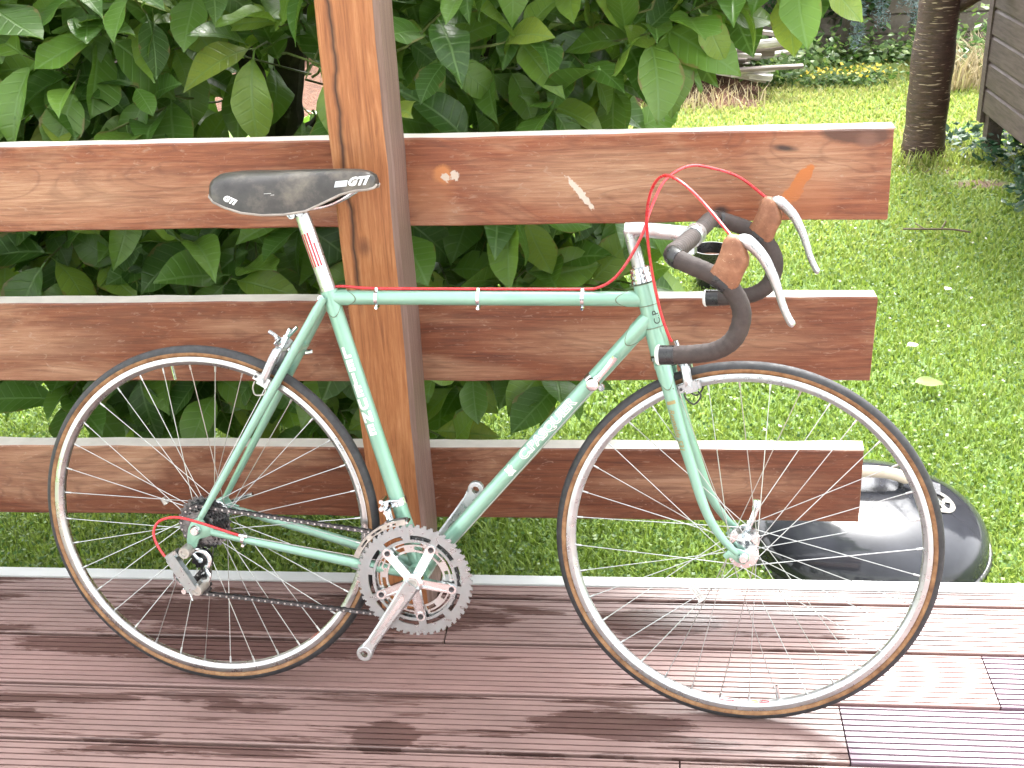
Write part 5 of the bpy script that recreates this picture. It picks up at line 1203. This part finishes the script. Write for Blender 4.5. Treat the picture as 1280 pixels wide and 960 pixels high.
# broad clover leaves between the blades
def scatter_quads(name, P, size, mat, label, cat, tilt=0.5, parent=None, rv=None, aspect=1.0, kind='stuff'):
    n = len(P); s_ = size if np.ndim(size) else np.full(n, size); s_ = s_ * rng.uniform(0.7, 1.3, n)
    nrm = np.stack([rng.normal(0, tilt, n), rng.normal(-0.25, tilt, n), np.ones(n)], 1); nrm /= np.linalg.norm(nrm, axis=1)[:, None]
    a = rng.uniform(0, 6.283, n); t = np.stack([np.cos(a), np.sin(a), np.zeros(n)], 1); t -= nrm * np.sum(nrm * t, 1)[:, None]; t /= np.linalg.norm(t, axis=1)[:, None]; b = np.cross(nrm, t)
    S = s_[:, None]
    v_ = np.stack([P - t * S, P + b * S * 0.5 * aspect - nrm * S * 0.1, P + t * S, P - b * S * 0.5 * aspect - nrm * S * 0.1], 1).reshape(-1, 3)
    i = np.arange(n)[:, None] * 4; f_ = np.concatenate([i + [0, 1, 2], i + [0, 2, 3]], 1).reshape(-1, 3)
    o = link(name, raw_mesh(name, v_, f_, mat, np.repeat(rng.random(n) if rv is None else rv, 4)), parent); tag(o, label, cat, kind=kind); return o
n = 26000; P = np.stack([rng.uniform(-2.2, 2.0, n), 2.24 + (rng.random(n) ** 1.5) * 3.6, LAWN + rng.uniform(0.012, 0.034, n)], 1); P = P[no_soil(P)]
scatter_quads('clover', P, 0.0055, 'weed_leaf', 'low clover leaves spread through the lawn', 'clover', 0.45, aspect=1.6)
n = 60; P = np.stack([rng.uniform(0.1, 1.5, n), rng.uniform(2.6, 5.0, n), LAWN + rng.uniform(0.025, 0.035, n)], 1); P = P[no_soil(P)]
scatter_quads('clover_flowers', P, 0.006, 'white_petal', 'tiny white clover heads dotted over the lawn', 'clover', 0.5, aspect=1.6)

# ------------------------------------------------------------------ kettle barbecue lid beside the deck
LC = V((0.535, 2.60, LAWN)); lid = empty('barbecue_lid', LC); tag(lid, 'black enamelled kettle barbecue lid with pale handle on the lawn', 'barbecue lid')
RAD, HT = 0.282, 0.146
prof = [(RAD + 0.004, 0.004), (RAD + 0.006, 0.010), (RAD + 0.002, 0.016), (RAD, 0.024)]
for a in np.linspace(8, 90, 16): prof.append((RAD * math.cos(R(a)) ** 0.80, 0.024 + (HT - 0.024) * math.sin(R(a)) ** 0.92))
prof[-1] = (0.0, HT)
MB().lathe(prof + [(0.0, HT - 0.006), (RAD * 0.6, HT - 0.06), (RAD - 0.008, 0.03), (RAD - 0.004, 0.004)], (0, 0, 0), (0, 0, 1), 64, closed=False).build('dome', 'black_enamel', lid, angle=50)
MB().lathe([(RAD + 0.0042, 0.002), (RAD + 0.0085, 0.006), (RAD + 0.0085, 0.012), (RAD + 0.004, 0.0175)], (0, 0, 0), (0, 0, 1), 64).build('rim_band', 'steel_dark', lid)
hz = HT + 0.0
hd = MB().tube(smooth_path([(-0.125, 0.03, hz + 0.012), (-0.09, 0.03, hz + 0.030), (-0.02, 0.028, hz + 0.036), (0.04, 0.026, hz + 0.034), (0.082, 0.024, hz + 0.022), (0.09, 0.024, hz + 0.014)], 5), [0.010] + [0.0145] * 24 + [0.009], 12).build('handle', 'pale_wood', lid)
for x in (-0.10, 0.066): 
    b_ = MB().tube([(x + 0.012, 0.026, hz - 0.022), (x + 0.010, 0.026, hz + 0.006), (x, 0.027, hz + 0.024)], 0.006, 8); b_.obox((x + 0.012, 0.026, hz - 0.018), (0.022, 0, -0.004), (0, 0.014, 0), (0, 0, 0.003)); b_.build('handle_bracket', 'steel_dark', lid)
vn = V((0.33, -0.10, 0.94)).normalized(); vc = V((0.152, -0.030, hz - 0.010))
vx = vn.orthogonal().normalized(); vy = vn.cross(vx)
vt = MB(); nb = 64
def vent_place(p): return vc + vx * p[0] + vy * p[2] + vn * p[1]
vt.xf = vent_place; vt.polar([0.006, 0.016, 0.030, 0.042], nb, lambda i, j: not (j == 1 and (i % 16) < 10), 0.0, 0.0022, (0, 0)); vt.build('vent_disc', 'pale_wood', lid).data.materials[0] = M['grey_metal']
vt = MB(); vt.xf = vent_place; vt.lathe([(0, 0.010), (0.007, 0.009), (0.008, 0.0)], (0, 0, 0), (0, 1, 0), 14); vt.build('vent_rivet', 'chrome', lid)
vt = MB(); vt.xf = vent_place
tabd = V((0.030, 0, 0.030)); vt.obox(V((0.030, 0.006, 0.030)), V((0.012, 0.004, 0.012)), V((-0.007, 0, 0.007)), V((0, 0.0015, 0))); vt.build('vent_tab', 'steel_dark', lid)
MB().obox((0, 0, 0), (0.17, 0, 0), (0, 0.035, 0), (0, 0, 0.02)).build('paving_slab', 'paving_stone', None, smooth=False).location = (0.99, 2.27, LAWN + 0.012)
tag(bpy.data.objects['paving_slab'], 'narrow pale stone edging laid along the deck beside the barbecue lid', 'paving stone')

# ------------------------------------------------------------------ cherry tree
tree = empty('cherry_tree', (1.345, 6.04, LAWN)); tag(tree, 'cherry tree with banded dark brown bark beside the shed', 'tree')
def tapered(pts, radii, mat, name, parent, n=18, amp=0.04, seed=1, k=6):
    sm = smooth_path([V(p) for p in pts], k); m = len(sm); rr_ = np.interp(np.linspace(0, 1, m), np.linspace(0, 1, len(radii)), radii); rd = random.Random(seed)
    rr_ = [r_ * (1 + rd.uniform(-amp, amp)) for r_ in rr_]
    return MB().tube(sm, rr_, n).build(name, mat, parent, angle=60)
tapered([(0.0, 0, -0.05), (0.0, 0, 0.0), (0.0, 0, 0.10), (0.005, 0, 0.5), (0.02, 0, 1.0), (0.04, 0.05, 1.7), (0.05, 0.1, 2.3)], [0.125, 0.108, 0.098, 0.097, 0.095, 0.085, 0.07], 'cherry_bark', 'trunk', tree)
tapered([(0.06, -0.01, 0.70), (0.16, -0.03, 0.76), (0.26, -0.05, 0.83), (0.36, -0.08, 0.92)], [0.045, 0.04, 0.036, 0.034], 'cherry_bark', 'branch', tree, 12, 0.05, 3)
for a, L, z in ((0.4, 1.1, 2.1), (2.2, 1.3, 2.2), (3.6, 1.0, 2.0), (5.2, 1.2, 2.25)):
    tapered([(0.045, 0.08, z), (0.045 + math.cos(a) * L * 0.5, 0.08 + math.sin(a) * L * 0.5, z + 0.45), (0.045 + math.cos(a) * L, 0.08 + math.sin(a) * L, z + 0.8)], [0.05, 0.03, 0.012], 'cherry_bark', 'branch', tree, 10, 0.04, int(L * 10))
n = 420; q = rng.normal(0, 1, (n, 3)); q /= np.linalg.norm(q, axis=1)[:, None]; q *= (rng.random(n) ** 0.4)[:, None]
cl_ = np.array([(math.cos(a) * 0.85, 0.1 + math.sin(a) * 0.85, 2.85 + 0.25 * math.sin(3 * a)) for a in np.linspace(0, 5.6, 7)] + [(0, 0.1, 3.2)])
P = cl_[rng.integers(0, 8, n)] + q * np.array([0.5, 0.5, 0.36])
scatter_quads('crown', P, 0.05, 'ivy_leaf', None, None, 0.7, tree, None, 1.0, 'stuff')

# ------------------------------------------------------------------ shed on legs
shed = empty('garden_shed', (1.64, 6.12, LAWN)); tag(shed, 'dark brown weatherboarded garden shed raised on short legs', 'shed')
so = V((1.64, 6.12, LAWN)); du = V((0.041, -1.0, 0)).normalized(); dn = V((-1.0, -0.041, 0))       # along the wall towards the viewer, and out of it
z = 0.195; PITCH = 0.122
for i in range(12):
    zz = z + i * PITCH; L = 2.1; mb = MB()
    sec = [(0.002, 0.0), (0.020, 0.0), (0.022, 0.004), (0.019, PITCH - 0.020), (0.012, PITCH - 0.012), (0.008, PITCH + 0.006), (0.002, PITCH + 0.006)]
    vs = []
    for t in (0.0, L): vs += [du * t + dn * a + V((0, 0, zz + b)) for a, b in sec]
    m = len(sec); mb.add(vs, [(j, (j + 1) % m, m + (j + 1) % m, m + j) for j in range(m)] + [tuple(range(m)), tuple(range(2 * m - 1, m - 1, -1))])
    mb.build('board', 'shed_board', shed, smooth=False)
    e2 = V((0.999, 0.041, 0)); vs = []
    for t in (0.0, 1.6): vs += [e2 * t + V((0.041, 1, 0)) * (a + 0.0) * 1.0 + V((0, 0, zz + b)) for a, b in sec]
    MB().add(vs, [(j, (j + 1) % m, m + (j + 1) % m, m + j) for j in range(m)] + [tuple(range(m)), tuple(range(2 * m - 1, m - 1, -1))]).build('board', 'shed_board', shed, smooth=False)
MB().obox(du * 1.05 - dn * 0.8 + V((0, 0, 0.90)), du * 1.045, dn * 0.797, V((0, 0, 0.72))).build('wall_core', 'shed_board', shed, smooth=False)
MB().obox(dn * 0.004 + V((0, 0.012, 0.9)), du * 0.03, dn * 0.024, V((0, 0, 0.76))).build('corner_post', 'shed_board', shed, smooth=False)
for t in (0.045, 2.02):
    for s_ in (0.03, 1.5): MB().obox(du * t - dn * s_ + V((0, 0, 0.085)), du * 0.035, dn * 0.035, V((0, 0, 0.115))).build('leg', 'shed_board', shed, smooth=False)
MB().obox(du * 1.05 - dn * 0.8 + V((0, 0, 1.70)), du * 1.2, dn * 0.98, V((0, 0, 0.025))).build('roof', 'roof_felt', shed, smooth=False)

# ------------------------------------------------------------------ block wall, bank and border at the back
wall = empty('garden_wall', (1.0, 8.55, LAWN)); tag(wall, 'low grey-brown concrete block wall closing the garden', 'wall')
MB().box((-5.0, 0.012, -0.05), (5.0, 0.15, 0.40)).build('mortar_core', 'mortar', wall, smooth=False)
bm_ = []
for k in range(3):
    m_ = MB(); rd = random.Random(k); w_, h_ = 0.242, 0.061
    m_.tube([(-w_, 0, 0), (-w_ + 0.004, 0, 0), (w_ - 0.004, 0, 0), (w_, 0, 0)], 0.01, 4); m_ = MB()
    m_.add([(-w_, 0.02, -h_), (w_, 0.02, -h_), (w_, 0.02, h_), (-w_, 0.02, h_), (-w_ + 0.004, 0, -h_ + 0.004), (w_ - 0.004, 0, -h_ + 0.004 + rd.uniform(0, 0.002)), (w_ - 0.004, 0, h_ - 0.004), (-w_ + 0.004, 0, h_ - 0.004), (-w_, 0.14, -h_), (w_, 0.14, -h_), (w_, 0.14, h_), (-w_, 0.14, h_)],
           [(4, 5, 6, 7), (0, 1, 5, 4), (1, 2, 6, 5), (2, 3, 7, 6), (3, 0, 4, 7), (0, 8, 9, 1), (1, 9, 10, 2), (2, 10, 11, 3), (3, 11, 8, 0), (8, 11, 10, 9)]); bm_.append(m_.mesh('block', 'concrete_block', False))
for row in range(4):
    for k in range(20):
        o = link('block', bm_[(row + k) % 3], wall); o.location = (-4.75 + 0.5 * k + (0.25 if row % 2 else 0), random.uniform(-0.006, 0.003), 0.06 + 0.13 * row)
# ivy hanging over the wall and the hedge behind it
def clump(c, r_, n, size, mat, name, label, cat, parent=None, kind='stuff', tilt=0.8, flat=1.0):
    q = rng.normal(0, 1, (n, 3)); q /= np.linalg.norm(q, axis=1)[:, None]; q *= (0.35 + 0.65 * rng.random(n) ** 0.5)[:, None]
    lump = 1 + 0.25 * np.sin(q[:, 0] * 7 + c[0] * 5) * np.sin(q[:, 2] * 6 + 1)
    P = np.array(c) + q * np.array(r_) * lump[:, None]; P = P[P[:, 2] > LAWN + 0.005] if parent is None else P
    return scatter_quads(name, P, size, mat, label, cat, tilt, parent, None, 1.1, kind)
Ph = []
for k in range(16):
    x = -4.5 + 0.62 * k; Ph.append(np.array([x, 9.25 + 0.15 * math.sin(k * 2.1), 0.55 + 0.2 * math.sin(k * 1.3)]) + rng.normal(0, 1, (900, 3)) * np.array([0.34, 0.22, 0.42]))
Ph = np.concatenate(Ph); Ph = Ph[(Ph[:, 2] > LAWN) & (Ph[:, 1] > 8.78)]
scatter_quads('hedge_foliage', Ph, 0.045, 'ivy_leaf', 'dark green hedge foliage rising behind the block wall', 'hedge', 0.8, aspect=1.2)
n = 900; P = np.stack([rng.uniform(0.75, 1.6, n), 8.50 + rng.uniform(-0.03, 0.03, n), 0.34 - np.abs(rng.normal(0, 0.10, n)) * (1 + 0.8 * np.sin(np.linspace(0, 40, n)))], 1)
scatter_quads('ivy', P, 0.028, 'ivy_leaf', 'green ivy trailing over the top of the block wall', 'ivy', 0.7, aspect=1.3)

# bare reddish bank under the timber
bk = MB(); nx, ny = 60, 10; rd = np.random.default_rng(3); vs = []
for i in range(nx + 1):
    for j in range(ny + 1):
        x = -4.2 + 5.0 * i / nx; t = j / ny; y = 7.05 + 0.25 * (1 - x / 6) * 0 + 1.5 * t
        hgt = 0.13 * math.sin(min(1, t * 1.6) * math.pi / 2) * (0.8 + 0.25 * math.sin(x * 4.1)) * min(1, (0.8 - x) * 3 if x > 0.46 else 1)
        vs.append((x, y + 0.06 * math.sin(x * 6), LAWN - 0.006 + max(0, hgt) + rd.normal(0, 0.012) * (0 if j == 0 else 1)))
bk.add(vs, [(i * (ny + 1) + j, (i + 1) * (ny + 1) + j, (i + 1) * (ny + 1) + j + 1, i * (ny + 1) + j + 1) for i in range(nx) for j in range(ny)])
tag(bk.build('soil_bank', 'soil', None), kind='structure')
rd = random.Random(21)
for i in range(44):                                # old boards and branches thrown on the bank
    x = rd.uniform(-0.45, 0.74); y = rd.uniform(7.35, 7.85); zz = LAWN + 0.12 + (y - 7.35) * 0.12 + rd.random() * 0.17; L = rd.uniform(0.12, 0.34); a = rd.gauss(0.1, 0.35); tl = rd.gauss(0, 0.12)
    d = V((math.cos(a), math.sin(a) * 0.8, tl)).normalized(); 
    if i % 3:
        o = MB().obox((0, 0, 0), (L, 0, 0), (0, rd.uniform(0.02, 0.05), 0), (0, 0, rd.uniform(0.007, 0.016))).build('timber_board', 'old_timber', None, smooth=False)
        tag(o, 'weathered grey board lying in the heap of old timber by the wall', 'board', 'old boards heaped on the bank')
    else:
        o = MB().tube(smooth_path([(-L, 0, 0), (-L * 0.3, rd.uniform(-0.03, 0.03), 0.01), (L * 0.4, rd.uniform(-0.03, 0.03), 0), (L, 0, 0.01)], 4), rd.uniform(0.012, 0.026), 9).build('cut_branch', 'old_timber', None)
        tag(o, 'grey cut branch lying in the heap of old timber by the wall', 'branch', 'cut branches heaped on the bank')
    mm = d.to_track_quat('X', 'Z').to_matrix().to_4x4(); mm.translation = V((x, y, zz)); o.matrix_world = mm

# blue cedar with hanging sprays
ced = empty('blue_cedar', (1.22, 8.12, LAWN)); tag(ced, 'young blue-grey weeping cedar in front of the block wall', 'tree')
tapered([(0.05, 0.1, -0.05), (0.06, 0.1, 0.4), (0.03, 0.1, 0.9), (0, 0.12, 1.5)], [0.03, 0.028, 0.02, 0.012], 'magnolia_bark', 'trunk', ced, 10)
Np = []
for k in range(15):
    a = rng.uniform(2.3, 6.6); z0 = rng.uniform(0.35, 1.2); L = rng.uniform(0.28, 0.5); b0 = np.array([0.05, 0.1, z0]); d = np.array([math.cos(a), math.sin(a) * 0.75, 0.0])
    pts = [b0, b0 + d * L * 0.5 + [0, 0, -0.04], b0 + d * L * 0.85 + [0, 0, -0.16], b0 + d * L + [0, 0, -0.34 - 0.1 * rng.random()]]
    tapered([tuple(p) for p in pts], [0.009, 0.006, 0.004, 0.002], 'magnolia_bark', 'branch', ced, 6)
    sm = np.array([list(p) for p in resample(smooth_path(pts, 6), 0.012)])
    for p in sm:
        for _ in range(16): Np.append(p + rng.normal(0, 1, 3) * np.array([0.024, 0.024, 0.018]))
scatter_quads('needles', np.array(Np), 0.017, 'cedar_needle', None, None, 1.2, ced, None, 0.28, 'stuff')

# border weeds, flowers, dry stalks, ground cover
def tufts(name, boxes, mat, label, cat, h, wd):
    return grass_blades(boxes, name, mat, None, h, wd, label, cat)
tufts('dry_grass', [(-0.6, 0.7, 7.0, 7.45, 200, 1.0), (0.2, 0.55, 7.0, 7.4, 110, 1.0)], 'dry_stalk', 'dry straw-coloured grass along the foot of the bank', 'dry grass', (0.04, 0.16), 0.0030)
n = 3800; P = np.stack([rng.uniform(0.50, 1.75, n), rng.uniform(7.55, 8.4, n), LAWN + np.abs(rng.normal(0, 0.09, n))], 1)
P = P[(P[:, 1] > 8.15 - 0.65 * np.exp(-((P[:, 0] - 0.75) / 0.28) ** 2)) | (rng.random(len(P)) < 0.12)]
scatter_quads('undergrowth', P, 0.026, 'weed_leaf', 'leafy green weeds growing along the foot of the wall', 'weeds', 0.7, aspect=1.2)
for i, (x, y) in enumerate(((1.02, 7.62), (1.16, 7.66), (1.28, 7.60), (1.38, 7.72))):
    f = empty('flower_clump', (x, y, LAWN)); tag(f, ('leftmost clump of small yellow flowers under the blue cedar', 'second clump from the left of small yellow flowers under the cedar', 'third clump from the left of small yellow flowers under the cedar', 'rightmost clump of small yellow flowers, nearest the cherry tree')[i], 'flowers', 'yellow flower clumps by the border')
    q = rng.normal(0, 1, (160, 3)) * np.array([0.055, 0.05, 0.03]); q[:, 2] = np.abs(q[:, 2]) + 0.01
    scatter_quads('leaves', q, 0.018, 'weed_leaf', None, None, 0.7, f, None, 1.0, 'stuff')
    q = rng.normal(0, 1, (24, 3)) * np.array([0.06, 0.05, 0.015]); q[:, 2] = np.abs(q[:, 2]) + 0.075
    scatter_quads('blossoms', q, 0.012, 'yellow_petal', None, None, 0.7, f, None, 1.6, 'stuff')
tufts('dry_stalks', [(1.72, 2.25, 7.35, 8.1, 900, 1.0)], 'dry_stalk', 'pale heap of dry weed stalks between tree and shed', 'dry stalks', (0.05, 0.26), 0.004)
n = 900; P = np.stack([rng.uniform(1.65, 2.5, n), rng.uniform(7.6, 8.4, n), LAWN + np.abs(rng.normal(0, 0.16, n))], 1)
scatter_quads('nettle_leaves', P, 0.03, 'weed_leaf', 'light green weeds behind the heap of dry stalks', 'weeds', 0.7, aspect=1.1)
n = 1700; P = np.stack([rng.uniform(1.42, 2.3, n), rng.uniform(5.05, 6.3, n), LAWN + rng.uniform(0.01, 0.11, n)], 1); P = P[(P[:, 0] > 1.52 + 0.10 * np.sin(P[:, 1] * 7) + 0.12 * (5.9 - P[:, 1]).clip(0, 1))]
scatter_quads('periwinkle', P, 0.024, 'periwinkle_leaf', 'dark bluish-green ground cover growing under the shed', 'ground cover', 0.6, aspect=1.0)
tufts('long_grass', [(1.15, 1.62, 5.82, 6.25, 700, 1.0)], 'grass_blade', 'longer grass left round the foot of the cherry tree', 'grass', (0.04, 0.09), 0.003)

# small things lying on the lawn
def lawn_leaf(x, y, a, sc, mat, label, cat):
    v_, f_, u_ = LEAVES[2]; o = link('fallen_leaf' if cat == 'leaf' else 'fallen_petal', raw_mesh('fallen', v_ * np.array([1, 1, 0.6]), f_, mat, np.full(len(v_), 0.95), True, u_)); o.location = (x, y, LAWN + 0.045); o.scale = (sc,) * 3; o.rotation_euler = (0.1, 0.05, a); tag(o, label, cat)
lawn_leaf(0.80, 3.40, 0.1, 0.10, 'weed_leaf', 'yellow-green magnolia leaf lying flat on the lawn', 'leaf')
lawn_leaf(0.83, 3.67, 0.5, 0.05, 'white_petal', 'white petal lying on the lawn behind the front wheel', 'petal')
lawn_leaf(1.05, 4.15, 1.0, 0.045, 'white_petal', 'small greyish-white petal lying farther out on the lawn', 'petal')
tg = MB(); tg.tube(smooth_path([(-0.12, 0.03, 0.0), (-0.03, 0, 0.008), (0.06, 0.005, 0.004), (0.13, -0.02, 0.0)], 5), 0.004, 6); tg.tube([(0.02, 0, 0.006), (0.05, 0.06, 0.02)], 0.003, 6); tg.tube([(-0.04, 0, 0.006), (-0.07, 0.05, 0.015)], 0.0025, 6)
o = tg.build('fallen_twig', 'twig_brown', None); o.location = (1.15, 4.80, LAWN + 0.04); tag(o, 'thin brown forked twig lying on the lawn', 'twig')

pot = empty('plant_pot', (0.245, 4.32, LAWN)); tag(pot, 'black plastic plant pot standing on the lawn behind the handlebar', 'plant pot')
MB().lathe([(0.0, 0.0), (0.052, 0.0), (0.066, 0.130), (0.072, 0.131), (0.072, 0.150), (0.067, 0.150), (0.063, 0.128), (0.060, 0.110), (0.0, 0.108)], (0, 0, 0), (0, 0, 1), 28).build('pot', 'black_plastic', pot)
MB().lathe([(0.0, 0.116), (0.030, 0.118), (0.060, 0.112), (0.058, 0.104)], (0, 0, 0), (0, 0, 1), 20).build('soil_fill', 'soil', pot)
